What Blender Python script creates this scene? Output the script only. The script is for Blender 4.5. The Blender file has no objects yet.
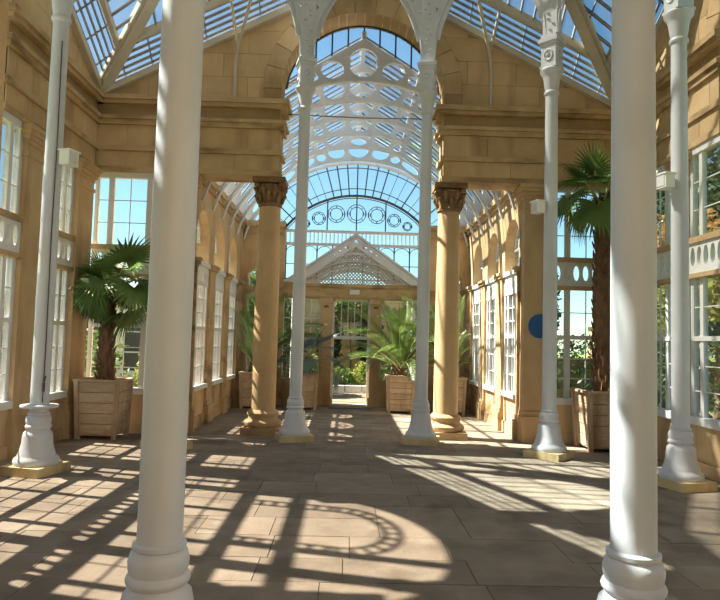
import bpy, math, random
from mathutils import Vector, Matrix, noise
random.seed(7)
R = math.radians
scene = bpy.context.scene
col = scene.collection

# ------------------------------------------------------------------ camera
F_PX, YAW, PITCH, ROLL = 636.6, R(1.118), R(3.567), R(1.511)
CAM = Vector((-0.166, -6.414, 1.6))
fwd = Vector((math.sin(YAW)*math.cos(PITCH), math.cos(YAW)*math.cos(PITCH), math.sin(PITCH)))
right = Vector((math.cos(YAW), -math.sin(YAW), 0))
upv = right.cross(fwd)
r2 = math.cos(ROLL)*right + math.sin(ROLL)*upv
u2 = -math.sin(ROLL)*right + math.cos(ROLL)*upv
cd = bpy.data.cameras.new('camera'); cam = bpy.data.objects.new('camera', cd); col.objects.link(cam)
cd.sensor_fit = 'HORIZONTAL'; cd.sensor_width = 36; cd.lens = F_PX*36/720; cd.clip_start = .05; cd.clip_end = 500
m = Matrix.Identity(4)
for i in range(3):
    m[i][0], m[i][1], m[i][2], m[i][3] = r2[i], u2[i], -fwd[i], CAM[i]
cam.matrix_world = m
scene.camera = cam

# ------------------------------------------------------------------ sky, sun, exposure
SUN_DIR = Vector((0.79, -0.215, -1.0)).normalized()        # the way the light travels
sun_elev = math.asin(-SUN_DIR.z)
w = bpy.data.worlds.new('sky'); scene.world = w; w.use_nodes = True
nt = w.node_tree; nt.nodes.clear()
sky = nt.nodes.new('ShaderNodeTexSky'); sky.sky_type = 'NISHITA'; sky.sun_disc = False
sky.sun_elevation = sun_elev; sky.sun_rotation = math.atan2(-SUN_DIR.x, -SUN_DIR.y)
sky.air_density = 1.0; sky.dust_density = 0.15; sky.ozone_density = 0.6
bg = nt.nodes.new('ShaderNodeBackground'); bg.inputs['Strength'].default_value = 0.215
wo = nt.nodes.new('ShaderNodeOutputWorld')
tint = nt.nodes.new('ShaderNodeMixRGB'); tint.blend_type = 'MULTIPLY'; tint.inputs[0].default_value = 1; tint.inputs[2].default_value = (.80, 1.04, 1.0, 1)
nt.links.new(sky.outputs[0], tint.inputs[1]); nt.links.new(tint.outputs[0], bg.inputs[0]); nt.links.new(bg.outputs[0], wo.inputs[0])
sd = bpy.data.lights.new('sun', 'SUN'); sd.energy = 30.0; sd.angle = R(0.53); sd.color = (1.0, .88, .71)
sun = bpy.data.objects.new('sun', sd); col.objects.link(sun); sun.location = (-12, 4, 18)
sun.rotation_euler = SUN_DIR.to_track_quat('-Z', 'Y').to_euler()
vs = scene.view_settings
vs.view_transform = 'Standard'; vs.look = 'None'; vs.gamma = 1.0; vs.use_curve_mapping = False
vs.exposure = 0.0

# ------------------------------------------------------------------ helpers
class MB:
    def __init__(s): s.v = []; s.f = []
    def add(s, vs, fs):
        o = len(s.v); s.v += [tuple(p) for p in vs]; s.f += [tuple(i+o for i in f) for f in fs]; return s
    def box(s, x0, x1, y0, y1, z0, z1):
        v = [(x0,y0,z0),(x1,y0,z0),(x1,y1,z0),(x0,y1,z0),(x0,y0,z1),(x1,y0,z1),(x1,y1,z1),(x0,y1,z1)]
        return s.add(v, [(0,3,2,1),(4,5,6,7),(0,1,5,4),(1,2,6,5),(2,3,7,6),(3,0,4,7)])
    def bar(s, p, q, w, h, up=(0,0,1)):
        p = Vector(p); q = Vector(q); d = (q-p)
        if d.length < 1e-6: return s
        d.normalize(); up = Vector(up)
        if abs(d.dot(up)) > .98: up = Vector((0,1,0)) if abs(d.y) < .9 else Vector((1,0,0))
        a = d.cross(up).normalized(); b = a.cross(d).normalized()
        a *= w/2; b *= h/2
        v = [p-a-b, p+a-b, p+a+b, p-a+b, q-a-b, q+a-b, q+a+b, q-a+b]
        return s.add(v, [(0,3,2,1),(4,5,6,7),(0,1,5,4),(1,2,6,5),(2,3,7,6),(3,0,4,7)])
    def tube(s, pts, r, n=8, cap=True):
        pts = [Vector(p) for p in pts]
        rs = r if isinstance(r, (list, tuple)) else [r]*len(pts)
        rings = []; prev = None
        for i, p in enumerate(pts):
            d = (pts[min(i+1, len(pts)-1)] - pts[max(i-1, 0)]).normalized()
            if prev is None:
                a = d.orthogonal().normalized()
            else:
                a = (prev - d*prev.dot(d))
                a = a.normalized() if a.length > 1e-6 else d.orthogonal().normalized()
            prev = a; b = d.cross(a)
            rings.append([p + (a*math.cos(2*math.pi*k/n) + b*math.sin(2*math.pi*k/n))*rs[i] for k in range(n)])
        v = [q for g in rings for q in g]; f = []
        for i in range(len(rings)-1):
            for k in range(n):
                f.append((i*n+k, i*n+(k+1) % n, (i+1)*n+(k+1) % n, (i+1)*n+k))
        if cap:
            f.append(tuple(range(n-1, -1, -1))); f.append(tuple((len(rings)-1)*n+k for k in range(n)))
        return s.add(v, f)
    def lathe(s, prof, c=(0,0,0), n=24):
        v = []; f = []
        for (r, z) in prof:
            for k in range(n):
                a = 2*math.pi*k/n; v.append((c[0]+r*math.cos(a), c[1]+r*math.sin(a), c[2]+z))
        for i in range(len(prof)-1):
            for k in range(n):
                f.append((i*n+k, i*n+(k+1) % n, (i+1)*n+(k+1) % n, (i+1)*n+k))
        f.append(tuple(range(n-1, -1, -1))); f.append(tuple((len(prof)-1)*n+k for k in range(n)))
        return s.add(v, f)
    def prism(s, poly, w0, w1, fn):
        n = len(poly)
        v = [fn(u, vv, w0) for (u, vv) in poly] + [fn(u, vv, w1) for (u, vv) in poly]
        f = [tuple(range(n)), tuple(range(2*n-1, n-1, -1))]
        for k in range(n): f.append((k, k+n, (k+1) % n+n, (k+1) % n))
        return s.add(v, f)
    def plate(s, outer, holes, w0, w1, fn):
        """a flat plate with openings, in local (u, v), thick from w0 to w1; fn maps (u, v, w) to the scene"""
        cu = bpy.data.curves.new('tmp', 'CURVE'); cu.dimensions = '2D'; cu.fill_mode = 'BOTH'; cu.extrude = abs(w1-w0)/2
        for pl in [outer]+list(holes):
            sp = cu.splines.new('POLY'); sp.points.add(len(pl)-1); sp.use_cyclic_u = True
            for k, (a, b) in enumerate(pl): sp.points[k].co = (a, b, 0, 1)
        ob = bpy.data.objects.new('tmp', cu); col.objects.link(ob)
        me = bpy.data.meshes.new_from_object(ob)
        mid = (w0+w1)/2
        s.add([fn(p.co.x, p.co.y, mid+p.co.z) for p in me.vertices], [tuple(p.vertices) for p in me.polygons])
        bpy.data.objects.remove(ob); bpy.data.curves.remove(cu); bpy.data.meshes.remove(me)
        return s
    def mesh(s, name, mat, smooth=None):
        me = bpy.data.meshes.new(name); me.from_pydata(s.v, [], s.f); me.update()
        if mat: me.materials.append(mat)
        if smooth:
            for p in me.polygons: p.use_smooth = True
            me.set_sharp_from_angle(angle=R(smooth))
        return me
    def build(s, name, mat, parent=None, smooth=None, kind=None, label=None):
        return link(name, s.mesh(name, mat, smooth), parent, kind, label)
def link(name, me, parent=None, kind=None, label=None, loc=None, rz=None):
    o = bpy.data.objects.new(name, me); col.objects.link(o)
    if parent: o.parent = parent
    if kind: o['kind'] = kind
    if label: o['label'] = label
    if loc: o.location = loc
    if rz is not None: o.rotation_euler = (0, 0, rz)
    return o
def thing(name, label, cat, loc=(0,0,0), rz=0, group=None):
    o = bpy.data.objects.new(name, None); col.objects.link(o); o.empty_display_size = .2
    o.location = loc; o.rotation_euler = (0, 0, rz); o['label'] = label; o['category'] = cat
    if group: o['group'] = group
    return o
def tag(o, label, cat, group=None):
    o['label'] = label; o['category'] = cat
    if group: o['group'] = group
    return o
def struct(name, label=None, cat=None):
    o = bpy.data.objects.new(name, None); col.objects.link(o); o.empty_display_size = .2; o['kind'] = 'structure'
    if label: o['label'] = label
    if cat: o['category'] = cat
    return o
def copy_tree(o, parent=None):
    c = o.copy(); col.objects.link(c)
    if parent: c.parent = parent
    for ch in list(o.children): copy_tree(ch, c)
    return c

# ------------------------------------------------------------------ materials
def mat_new(name):
    mt = bpy.data.materials.new(name); mt.use_nodes = True
    n = mt.node_tree; n.nodes.clear()
    out = n.nodes.new('ShaderNodeOutputMaterial')
    return mt, n, out
def ramp(n, stops):
    r = n.nodes.new('ShaderNodeValToRGB')
    e = r.color_ramp.elements
    while len(e) > 1: e.remove(e[-1])
    e[0].position = stops[0][0]; e[0].color = (*stops[0][1], 1)
    for p, c in stops[1:]:
        k = e.new(p); k.color = (*c, 1)
    return r
def surf(name, c1, c2, scale=3.0, rough=.7, bump=.15, bscale=40, stretch=(1,1,1), vary=0.0, stain=None, stain_scale=(2,2,.4), spec=.3):
    mt, n, out = mat_new(name); L = n.links.new
    b = n.nodes.new('ShaderNodeBsdfPrincipled'); L(b.outputs[0], out.inputs[0])
    b.inputs['Roughness'].default_value = rough; b.inputs['Specular IOR Level'].default_value = spec
    tc = n.nodes.new('ShaderNodeNewGeometry')
    mp = n.nodes.new('ShaderNodeMapping'); mp.inputs['Scale'].default_value = stretch
    L(tc.outputs['Position'], mp.inputs[0])
    nz = n.nodes.new('ShaderNodeTexNoise'); nz.inputs['Scale'].default_value = scale; nz.inputs['Detail'].default_value = 6
    nz.inputs['Roughness'].default_value = .6
    L(mp.outputs[0], nz.inputs[0])
    rp = ramp(n, [(.3, c1), (.7, c2)]); L(nz.outputs[0], rp.inputs[0])
    colr = rp.outputs[0]
    if stain:
        m2 = n.nodes.new('ShaderNodeMapping'); m2.inputs['Scale'].default_value = stain_scale
        L(tc.outputs['Position'], m2.inputs[0])
        n2 = n.nodes.new('ShaderNodeTexNoise'); n2.inputs['Scale'].default_value = 1.6; n2.inputs['Detail'].default_value = 5
        L(m2.outputs[0], n2.inputs[0])
        r3 = ramp(n, [(.5, (0,0,0)), (.72, (1,1,1))]); L(n2.outputs[0], r3.inputs[0])
        mx = n.nodes.new('ShaderNodeMixRGB'); L(r3.outputs[0], mx.inputs[0]); L(colr, mx.inputs[1]); mx.inputs[2].default_value = (*stain, 1)
        colr = mx.outputs[0]
    if vary:
        oi = n.nodes.new('ShaderNodeObjectInfo'); hs = n.nodes.new('ShaderNodeHueSaturation')
        mr = n.nodes.new('ShaderNodeMapRange'); mr.inputs[3].default_value = 1-vary; mr.inputs[4].default_value = 1+vary
        L(oi.outputs['Random'], mr.inputs[0]); L(mr.outputs[0], hs.inputs['Value']); L(colr, hs.inputs['Color']); colr = hs.outputs[0]
    L(colr, b.inputs['Base Color'])
    if bump:
        n4 = n.nodes.new('ShaderNodeTexNoise'); n4.inputs['Scale'].default_value = bscale; n4.inputs['Detail'].default_value = 4
        L(mp.outputs[0], n4.inputs[0])
        bp = n.nodes.new('ShaderNodeBump'); bp.inputs['Strength'].default_value = bump; bp.inputs['Distance'].default_value = .02
        L(n4.outputs[0], bp.inputs['Height']); L(bp.outputs[0], b.inputs['Normal'])
    return mt
def leafmat(name, c1, c2, trans=.35, rough=.45):
    mt, n, out = mat_new(name); L = n.links.new
    b = n.nodes.new('ShaderNodeBsdfPrincipled'); b.inputs['Roughness'].default_value = rough
    t = n.nodes.new('ShaderNodeBsdfTranslucent'); mx = n.nodes.new('ShaderNodeMixShader'); mx.inputs[0].default_value = trans
    g = n.nodes.new('ShaderNodeNewGeometry'); nz = n.nodes.new('ShaderNodeTexNoise'); nz.inputs['Scale'].default_value = 2.5
    L(g.outputs['Position'], nz.inputs[0]); rp = ramp(n, [(.35, c1), (.65, c2)]); L(nz.outputs[0], rp.inputs[0])
    L(rp.outputs[0], b.inputs['Base Color']); L(rp.outputs[0], t.inputs[0])
    L(b.outputs[0], mx.inputs[1]); L(t.outputs[0], mx.inputs[2]); L(mx.outputs[0], out.inputs[0])
    return mt
def glassmat(name, tint, dirt, dirtcol=(.6,.58,.5), gloss=.5):
    mt, n, out = mat_new(name); L = n.links.new
    tr = n.nodes.new('ShaderNodeBsdfTransparent'); tr.inputs[0].default_value = (*tint, 1)
    gl = n.nodes.new('ShaderNodeBsdfGlossy'); gl.inputs['Roughness'].default_value = .02
    fr = n.nodes.new('ShaderNodeFresnel'); fr.inputs[0].default_value = 1.45
    mu = n.nodes.new('ShaderNodeMath'); mu.operation = 'MULTIPLY'; mu.inputs[1].default_value = gloss; L(fr.outputs[0], mu.inputs[0])
    m1 = n.nodes.new('ShaderNodeMixShader'); L(mu.outputs[0], m1.inputs[0]); L(tr.outputs[0], m1.inputs[1]); L(gl.outputs[0], m1.inputs[2])
    df = n.nodes.new('ShaderNodeBsdfDiffuse'); df.inputs[0].default_value = (*dirtcol, 1)
    tl = n.nodes.new('ShaderNodeBsdfTranslucent'); tl.inputs[0].default_value = (*dirtcol, 1)
    ad = n.nodes.new('ShaderNodeMixShader'); ad.inputs[0].default_value = .5; L(df.outputs[0], ad.inputs[1]); L(tl.outputs[0], ad.inputs[2])
    g = n.nodes.new('ShaderNodeNewGeometry'); nz = n.nodes.new('ShaderNodeTexNoise'); nz.inputs['Scale'].default_value = 1.7; nz.inputs['Detail'].default_value = 3
    L(g.outputs['Position'], nz.inputs[0])
    mr = n.nodes.new('ShaderNodeMapRange'); mr.inputs[1].default_value = .3; mr.inputs[2].default_value = .7
    mr.inputs[3].default_value = dirt*.5; mr.inputs[4].default_value = dirt*1.5; L(nz.outputs[0], mr.inputs[0])
    m2 = n.nodes.new('ShaderNodeMixShader'); L(mr.outputs[0], m2.inputs[0]); L(m1.outputs[0], m2.inputs[1]); L(ad.outputs[0], m2.inputs[2])
    L(m2.outputs[0], out.inputs[0])
    return mt
M = {}
M['stone'] = surf('honey_stone', (.49,.325,.17), (.61,.435,.245), 1.6, .85, .2, 30, stain=(.32,.20,.10), stain_scale=(1.3,1.3,.35), vary=.10)
M['stone_trim'] = surf('moulded_stone', (.44,.295,.155), (.57,.41,.23), 2.5, .85, .2, 40, stain=(.22,.14,.07), stain_scale=(1.0,1.0,2.5))
M['joint'] = surf('wall_core', (.32,.21,.10), (.42,.29,.15), 3, .9, .2, 30)
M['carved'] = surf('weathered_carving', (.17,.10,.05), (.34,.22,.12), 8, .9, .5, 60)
M['white'] = surf('white_paint', (.585,.59,.63), (.665,.67,.71), 1.5, .42, .05, 30, stain=(.55,.545,.53), stain_scale=(3,3,.5), spec=.45)
M['cream'] = surf('cream_paint', (.48,.42,.33), (.60,.53,.42), 2.0, .5, .08, 30)
M['frame'] = surf('window_paint', (.66,.65,.63), (.74,.73,.71), 2.0, .45, .05, 30)
M['iron'] = surf('dark_iron', (.05,.055,.06), (.10,.10,.11), 6, .5, .1, 40)
M['bar'] = surf('roof_bar_paint', (.20,.20,.21), (.32,.31,.30), 3, .55, .1, 40)
M['plinth'] = surf('yellow_sandstone', (.60,.46,.24), (.72,.58,.33), 4, .9, .3, 50, stain=(.40,.30,.16))
M['slab'] = surf('york_paving', (.21,.165,.125), (.33,.265,.205), 2.2, .8, .25, 35, vary=.16, stain=(.17,.135,.10), stain_scale=(1.2,1.2,1.2))
M['slab_joint'] = surf('paving_joint', (.16,.12,.085), (.22,.17,.12), 10, .95, .2, 40)
M['wood'] = surf('weathered_oak', (.46,.33,.21), (.66,.51,.36), 5, .8, .35, 30, stretch=(1,1,6), vary=.12, stain=(.26,.17,.10))
M['wood_edge'] = surf('weathered_oak_post', (.36,.25,.16), (.54,.41,.28), 5, .8, .35, 30, stretch=(6,6,1), vary=.12)
M['soil'] = surf('soil', (.06,.04,.03), (.11,.08,.05), 20, 1, .6, 60)
M['trunk'] = surf('palm_fibre', (.11,.06,.035), (.25,.15,.085), 14, .95, .8, 40, stretch=(1,1,.4))
M['bark'] = surf('bark', (.10,.07,.05), (.20,.15,.10), 8, .95, .6, 30, stretch=(1,1,.3))
M['palm'] = leafmat('palm_leaf', (.06,.13,.03), (.16,.25,.06), .35)
M['palm_date'] = leafmat('date_palm_leaf', (.065,.12,.025), (.16,.22,.055), .35)
M['palm_blue'] = leafmat('blue_palm_leaf', (.09,.15,.13), (.16,.25,.21), .25)
M['petiole'] = surf('petiole', (.32,.36,.12), (.48,.50,.22), 6, .5, .05, 30)
M['tree'] = leafmat('tree_leaf', (.045,.10,.02), (.12,.20,.04), .4)
M['tree_y'] = leafmat('tree_leaf_yellow', (.13,.19,.03), (.30,.33,.07), .45)
M['tree_d'] = leafmat('tree_leaf_dark', (.02,.05,.015), (.05,.09,.03), .3)
M['copper'] = leafmat('copper_leaf', (.30,.15,.05), (.48,.28,.10), .4)
M['glass'] = glassmat('window_glass', (.95,.97,.98), .006, gloss=.6)
M['roofglass'] = glassmat('roof_glass', (.50,.61,.68), .05)
M['domeglass'] = glassmat('dome_glass', (.17,.19,.20), .15)  # dome is out of view; its glass is darkened to cut light inside
M['naveglass'] = glassmat('nave_roof_glass', (.78,.86,.92), .03)
M['grass'] = surf('lawn', (.10,.17,.035), (.19,.27,.07), 3, .95, .4, 60)
M['gravel'] = surf('gravel_path', (.15,.12,.085), (.21,.17,.12), 20, .95, .4, 80)
M['bluesign'] = surf('blue_enamel', (.02,.09,.28), (.03,.12,.34), 3, .35, 0, 30)
M['lampbox'] = surf('white_plastic', (.80,.77,.70), (.86,.84,.78), 3, .5, 0, 30)
M['house'] = surf('pale_render', (.62,.56,.46), (.72,.66,.56), 2, .9, .1, 30)
M['slate'] = surf('blue_slate', (.26,.31,.38), (.38,.44,.52), 5, .6, .2, 30)
M['brickish'] = surf('sandy_garden_wall', (.60,.42,.22), (.74,.56,.32), 3, .9, .3, 30)
M['redbrick'] = surf('brown_brick', (.36,.22,.15), (.46,.30,.21), 6, .9, .3, 40)
M['darkwin'] = surf('dark_window', (.03,.035,.04), (.06,.065,.07), 3, .15, 0, 30)

# ------------------------------------------------------------------ dimensions
HX, HY = 4.40, 4.05          # half width, half depth of the crossing
Z_ENT, Z_COR, Z_EAVE, Z_APEX = 4.28, 5.50, 5.60, 7.83
NX, NY = 2.75, 9.00          # nave half width, its end wall
RING = 3.83
fn_back = lambda u, v, w: (u, HY+w, v)
fn_front = lambda u, v, w: (u, -HY-w, v)
fn_left = lambda u, v, w: (-HX-w, u, v)
fn_right = lambda u, v, w: (HX+w, u, v)
def arc(cx, cz, r, a0, a1, n):
    return [(cx+r*math.cos(R(a0+(a1-a0)*k/n)), cz+r*math.sin(R(a0+(a1-a0)*k/n))) for k in range(n+1)]
def clip_half(poly, a, b, c):
    """keep a*u + b*v <= c"""
    out = []
    for i in range(len(poly)):
        p, q = poly[i], poly[(i+1) % len(poly)]
        dp, dq = a*p[0]+b*p[1]-c, a*q[0]+b*q[1]-c
        if dp <= 0: out.append(p)
        if dp*dq < 0:
            t = dp/(dp-dq); out.append((p[0]+(q[0]-p[0])*t, p[1]+(q[1]-p[1])*t))
    return out
def area(poly):
    return abs(sum(poly[i][0]*poly[(i+1) % len(poly)][1]-poly[(i+1) % len(poly)][0]*poly[i][1] for i in range(len(poly))))/2 if len(poly) > 2 else 0
def cut_circle(poly, cx, cz, r):
    """poly minus a disc (one piece kept); points along the edge, the arc re-inserted"""
    pts = []
    for i in range(len(poly)):
        p, q = poly[i], poly[(i+1) % len(poly)]
        L = math.hypot(q[0]-p[0], q[1]-p[1]); n = max(1, int(L/.02))
        for k in range(n): pts.append((p[0]+(q[0]-p[0])*k/n, p[1]+(q[1]-p[1])*k/n, k == 0))
    ins = [math.hypot(p[0]-cx, p[1]-cz) < r for p in pts]
    if not any(ins): return poly
    if all(ins): return []
    n = len(pts); runs = []; i0 = next(i for i in range(n) if ins[i] and not ins[(i+1) % n])
    cur = []
    for k in range(1, n+1):
        j = (i0+k) % n
        if not ins[j]: cur.append(pts[j])
        elif cur: runs.append(cur); cur = []
    if cur: runs.append(cur)
    run = max(runs, key=len)
    keep = [run[0][:2]]+[p[:2] for p in run[1:-1] if p[2]]+[run[-1][:2]]
    a1 = math.atan2(run[-1][1]-cz, run[-1][0]-cx); a0 = math.atan2(run[0][1]-cz, run[0][0]-cx)
    d = (a0-a1+math.pi) % (2*math.pi)-math.pi
    keep += [(cx+r*math.cos(a1+d*k/5), cz+r*math.sin(a1+d*k/5)) for k in range(1, 5)]
    return keep

# ------------------------------------------------------------------ floor
floor = MB().box(-9, 9, -10, NY+.4, -.25, -.012).build('floor', M['slab_joint'], kind='structure')
floor['label'] = 'floor of worn sandstone paving slabs'
def slabs():
    y = -4.35; row = 0
    while y < NY-.05:
        d = random.choice([.40, .46, .52]); y1 = min(y+d, NY)
        hx = HX if y1 <= HY+.1 else NX
        x = -hx + (-.45 if row % 2 else 0)
        while x < hx-.05:
            wd = random.choice([.6, .75, .9, 1.1])
            if hx-(x+wd) < .35: wd = hx-x
            a, b = max(x, -hx)+.003, min(x+wd, hx)-.003
            if b-a > .05:
                zt = random.uniform(-.002, .002)
                MB().prism([(a, y+.003), (b, y+.003), (b, y1-.003), (a, y1-.003)], -.03, zt, lambda u, v, w_: (u, v, w_)).build('paving_slab', M['slab'], floor)
            x += wd
        y = y1; row += 1
slabs()
g = MB().box(-.55, .45, 8.38, 8.62, .0, .012)
for k in range(14): g.box(-.53+k*.07, -.50+k*.07, 8.4, 8.6, .012, .02)
tag(g.build('threshold_grating', M['iron']), 'dark slotted grating set in the floor before the end door', 'grating')

# ------------------------------------------------------------------ stone walls of the crossing
ENT = [(4.272, 4.36, .03), (4.62, 4.70, .05), (5.06, 5.14, .06), (5.14, 5.20, .10), (5.40, 5.46, .10), (5.46, 5.54, .15)]
def gable_wall(name, fn, half, r, blocks, TW, label, ZA=Z_COR):
    root = struct(name, label)
    h = r
    prof = [(-half-.3, Z_ENT), (-h, Z_ENT), (-h, ZA)] + arc(0, ZA, r, 180, 0, 28)[1:-1] + [(h, ZA), (h, Z_ENT), (half+.3, Z_ENT), (half+.3, Z_EAVE-.1), (half, Z_EAVE-.02), (0, Z_APEX-.02), (-half, Z_EAVE-.02), (-half-.3, Z_EAVE-.1)]
    MB().plate(prof, [], .0, TW, fn).build('wall_core', M['joint'], root)
    sl = (Z_APEX-Z_EAVE)/half
    # moulded courses, each side of the opening, returned round the jamb
    for s in (-1, 1):
        for (z0, z1, d) in ENT:
            a, b = (h-d, half) if s > 0 else (-half, -h+d)
            pts = [fn(a, z0, -d), fn(b, z1, TW)]
            x0, x1 = sorted((pts[0][0], pts[1][0])); y0, y1 = sorted((pts[0][1], pts[1][1]))
            MB().box(x0, x1, y0, y1, z0, z1).build('moulded_course', M['stone_trim'], root)
    # arch ring of voussoirs
    nv = 13
    for k in range(nv):
        a0, a1 = 180*k/nv+.3, 180*(k+1)/nv-.3
        poly = arc(0, ZA, r, a0, a1, 3)+arc(0, ZA, r+.30, a1, a0, 3)
        MB().prism(poly, -.014, TW-.02, fn).build('voussoir', M['stone'], root)
    # ashlar blocks
    zones = [(4.36, 4.62, 1.15, 0), (4.70, 5.06, 1.0, 0)]
    z = 5.54; k = 0
    while z < Z_APEX: zones.append((z, z+.40, .82, 1)); z += .40
    for q, (z0, z1, bw, gable) in enumerate(zones):
        u = -half + (bw/2 if q % 2 else 0) - bw
        while u < half:
            a, b = max(u, -half)+.004, min(u+bw, half)-.004; u += bw
            if b-a < .05: continue
            poly = [(a, z0+.003), (b, z0+.003), (b, z1-.003), (a, z1-.003)]
            if gable:
                poly = clip_half(poly, sl, 1, Z_APEX-.10); poly = clip_half(poly, -sl, 1, Z_APEX-.10)
                if area(poly) < .02: continue
                if ZA > z0+.02:
                    e = r+.002
                    if abs(a+b)/2 < e: continue
                    if a < -e < b: poly = clip_half(poly, 1, 0, -e)
                    if a < e < b: poly = clip_half(poly, -1, 0, -e)
                poly = cut_circle(poly, 0, ZA, r+.303)
            else:
                parts = []
                if a < -h: parts.append([(a, z0+.003), (min(b, -h), z0+.003), (min(b, -h), z1-.003), (a, z1-.003)])
                if b > h: parts.append([(max(a, h), z0+.003), (b, z0+.003), (b, z1-.003), (max(a, h), z1-.003)])
                if not parts: continue
                poly = parts[0]
            if area(poly) < .02 or not blocks: continue
            MB().prism(poly, -.012, .02, fn).build('stone_block', M['stone'], root)
    # sloping coping under the roof
    for s in (-1, 1):
        p = Vector(fn(s*half, Z_EAVE-.06, .0)); q = Vector(fn(0, Z_APEX-.06, .0))
        MB().bar(p, q, .22, .10).build('raking_coping', M['cream'], root)
    return root
wall_back = gable_wall('wall_back', fn_back, HX, 1.37, True, .5, 'honey stone wall with the tall round arch into the nave', ZA=5.76)
wall_left = gable_wall('wall_left', fn_left, HY, 1.25, True, .30, 'honey stone side wall with tall windows, on the sunny side')
wall_right = gable_wall('wall_right', fn_right, HY, 1.25, True, .30, 'honey stone side wall with tall windows, facing the sun')
wall_front = gable_wall('wall_front', fn_front, HX, 1.37, False, .5, 'honey stone wall behind the viewpoint', ZA=5.76)

def pilaster(root, fn, u0, u1, proj=.14, thick=.22):
    m = MB()
    def bx(a, b, w0, w1, z0, z1):
        p, q = fn(a, z0, w0), fn(b, z1, w1)
        m.box(min(p[0], q[0]), max(p[0], q[0]), min(p[1], q[1]), max(p[1], q[1]), z0, z1)
    bx(u0, u1, -proj, thick, 0, Z_ENT)
    bx(u0-.03, u1+.03, -proj-.05, thick, 0, .42); bx(u0-.015, u1+.015, -proj-.025, thick, .42, .50)
    bx(u0-.015, u1+.015, -proj-.02, thick, 3.86, 3.92)
    for k, e in enumerate((.015, .04, .065, .09)): bx(u0-e, u1+e, -proj-e, thick, 4.02+.06*k, 4.08+.06*k)
    m.build('pilaster', M['stone'], root)
def dado(root, fn, u0, u1, thick=.22):
    m = MB()
    for (a, b, w0, z0, z1) in ((u0, u1, 0, 0, .62), (u0, u1, -.04, 0, .16)):
        p, q = fn(a, z0, w0), fn(b, z1, thick)
        m.box(min(p[0], q[0]), max(p[0], q[0]), min(p[1], q[1]), max(p[1], q[1]), z0, z1)
    m.build('dado', M['stone'], root)
for fn, root in ((fn_back, wall_back), (fn_front, wall_front)):
    for s in (-1, 1):
        a, b = sorted((s*2.75, s*3.20)); pilaster(root, fn, a, b, .02, .24)
        a, b = sorted((s*3.20, s*HX)); dado(root, fn, a, b)
SIDE = {'left': (1.76, 2.20), 'right': (1.98, 2.36)}
CP0, CP1 = 3.32, 3.88
for fn, root, nm in ((fn_left, wall_left, 'left'), (fn_right, wall_right, 'right')):
    P0, P1 = SIDE[nm]
    for s in (-1, 1):
        a, b = sorted((s*P0, s*P1)); pilaster(root, fn, a, b, .05, .10)
        a, b = sorted((s*CP0, s*CP1)); pilaster(root, fn, a, b, .07, .10)
        a, b = sorted((s*P1, s*CP0)); dado(root, fn, a, b, .11)
    dado(root, fn, -P0, P0, .11)

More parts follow.
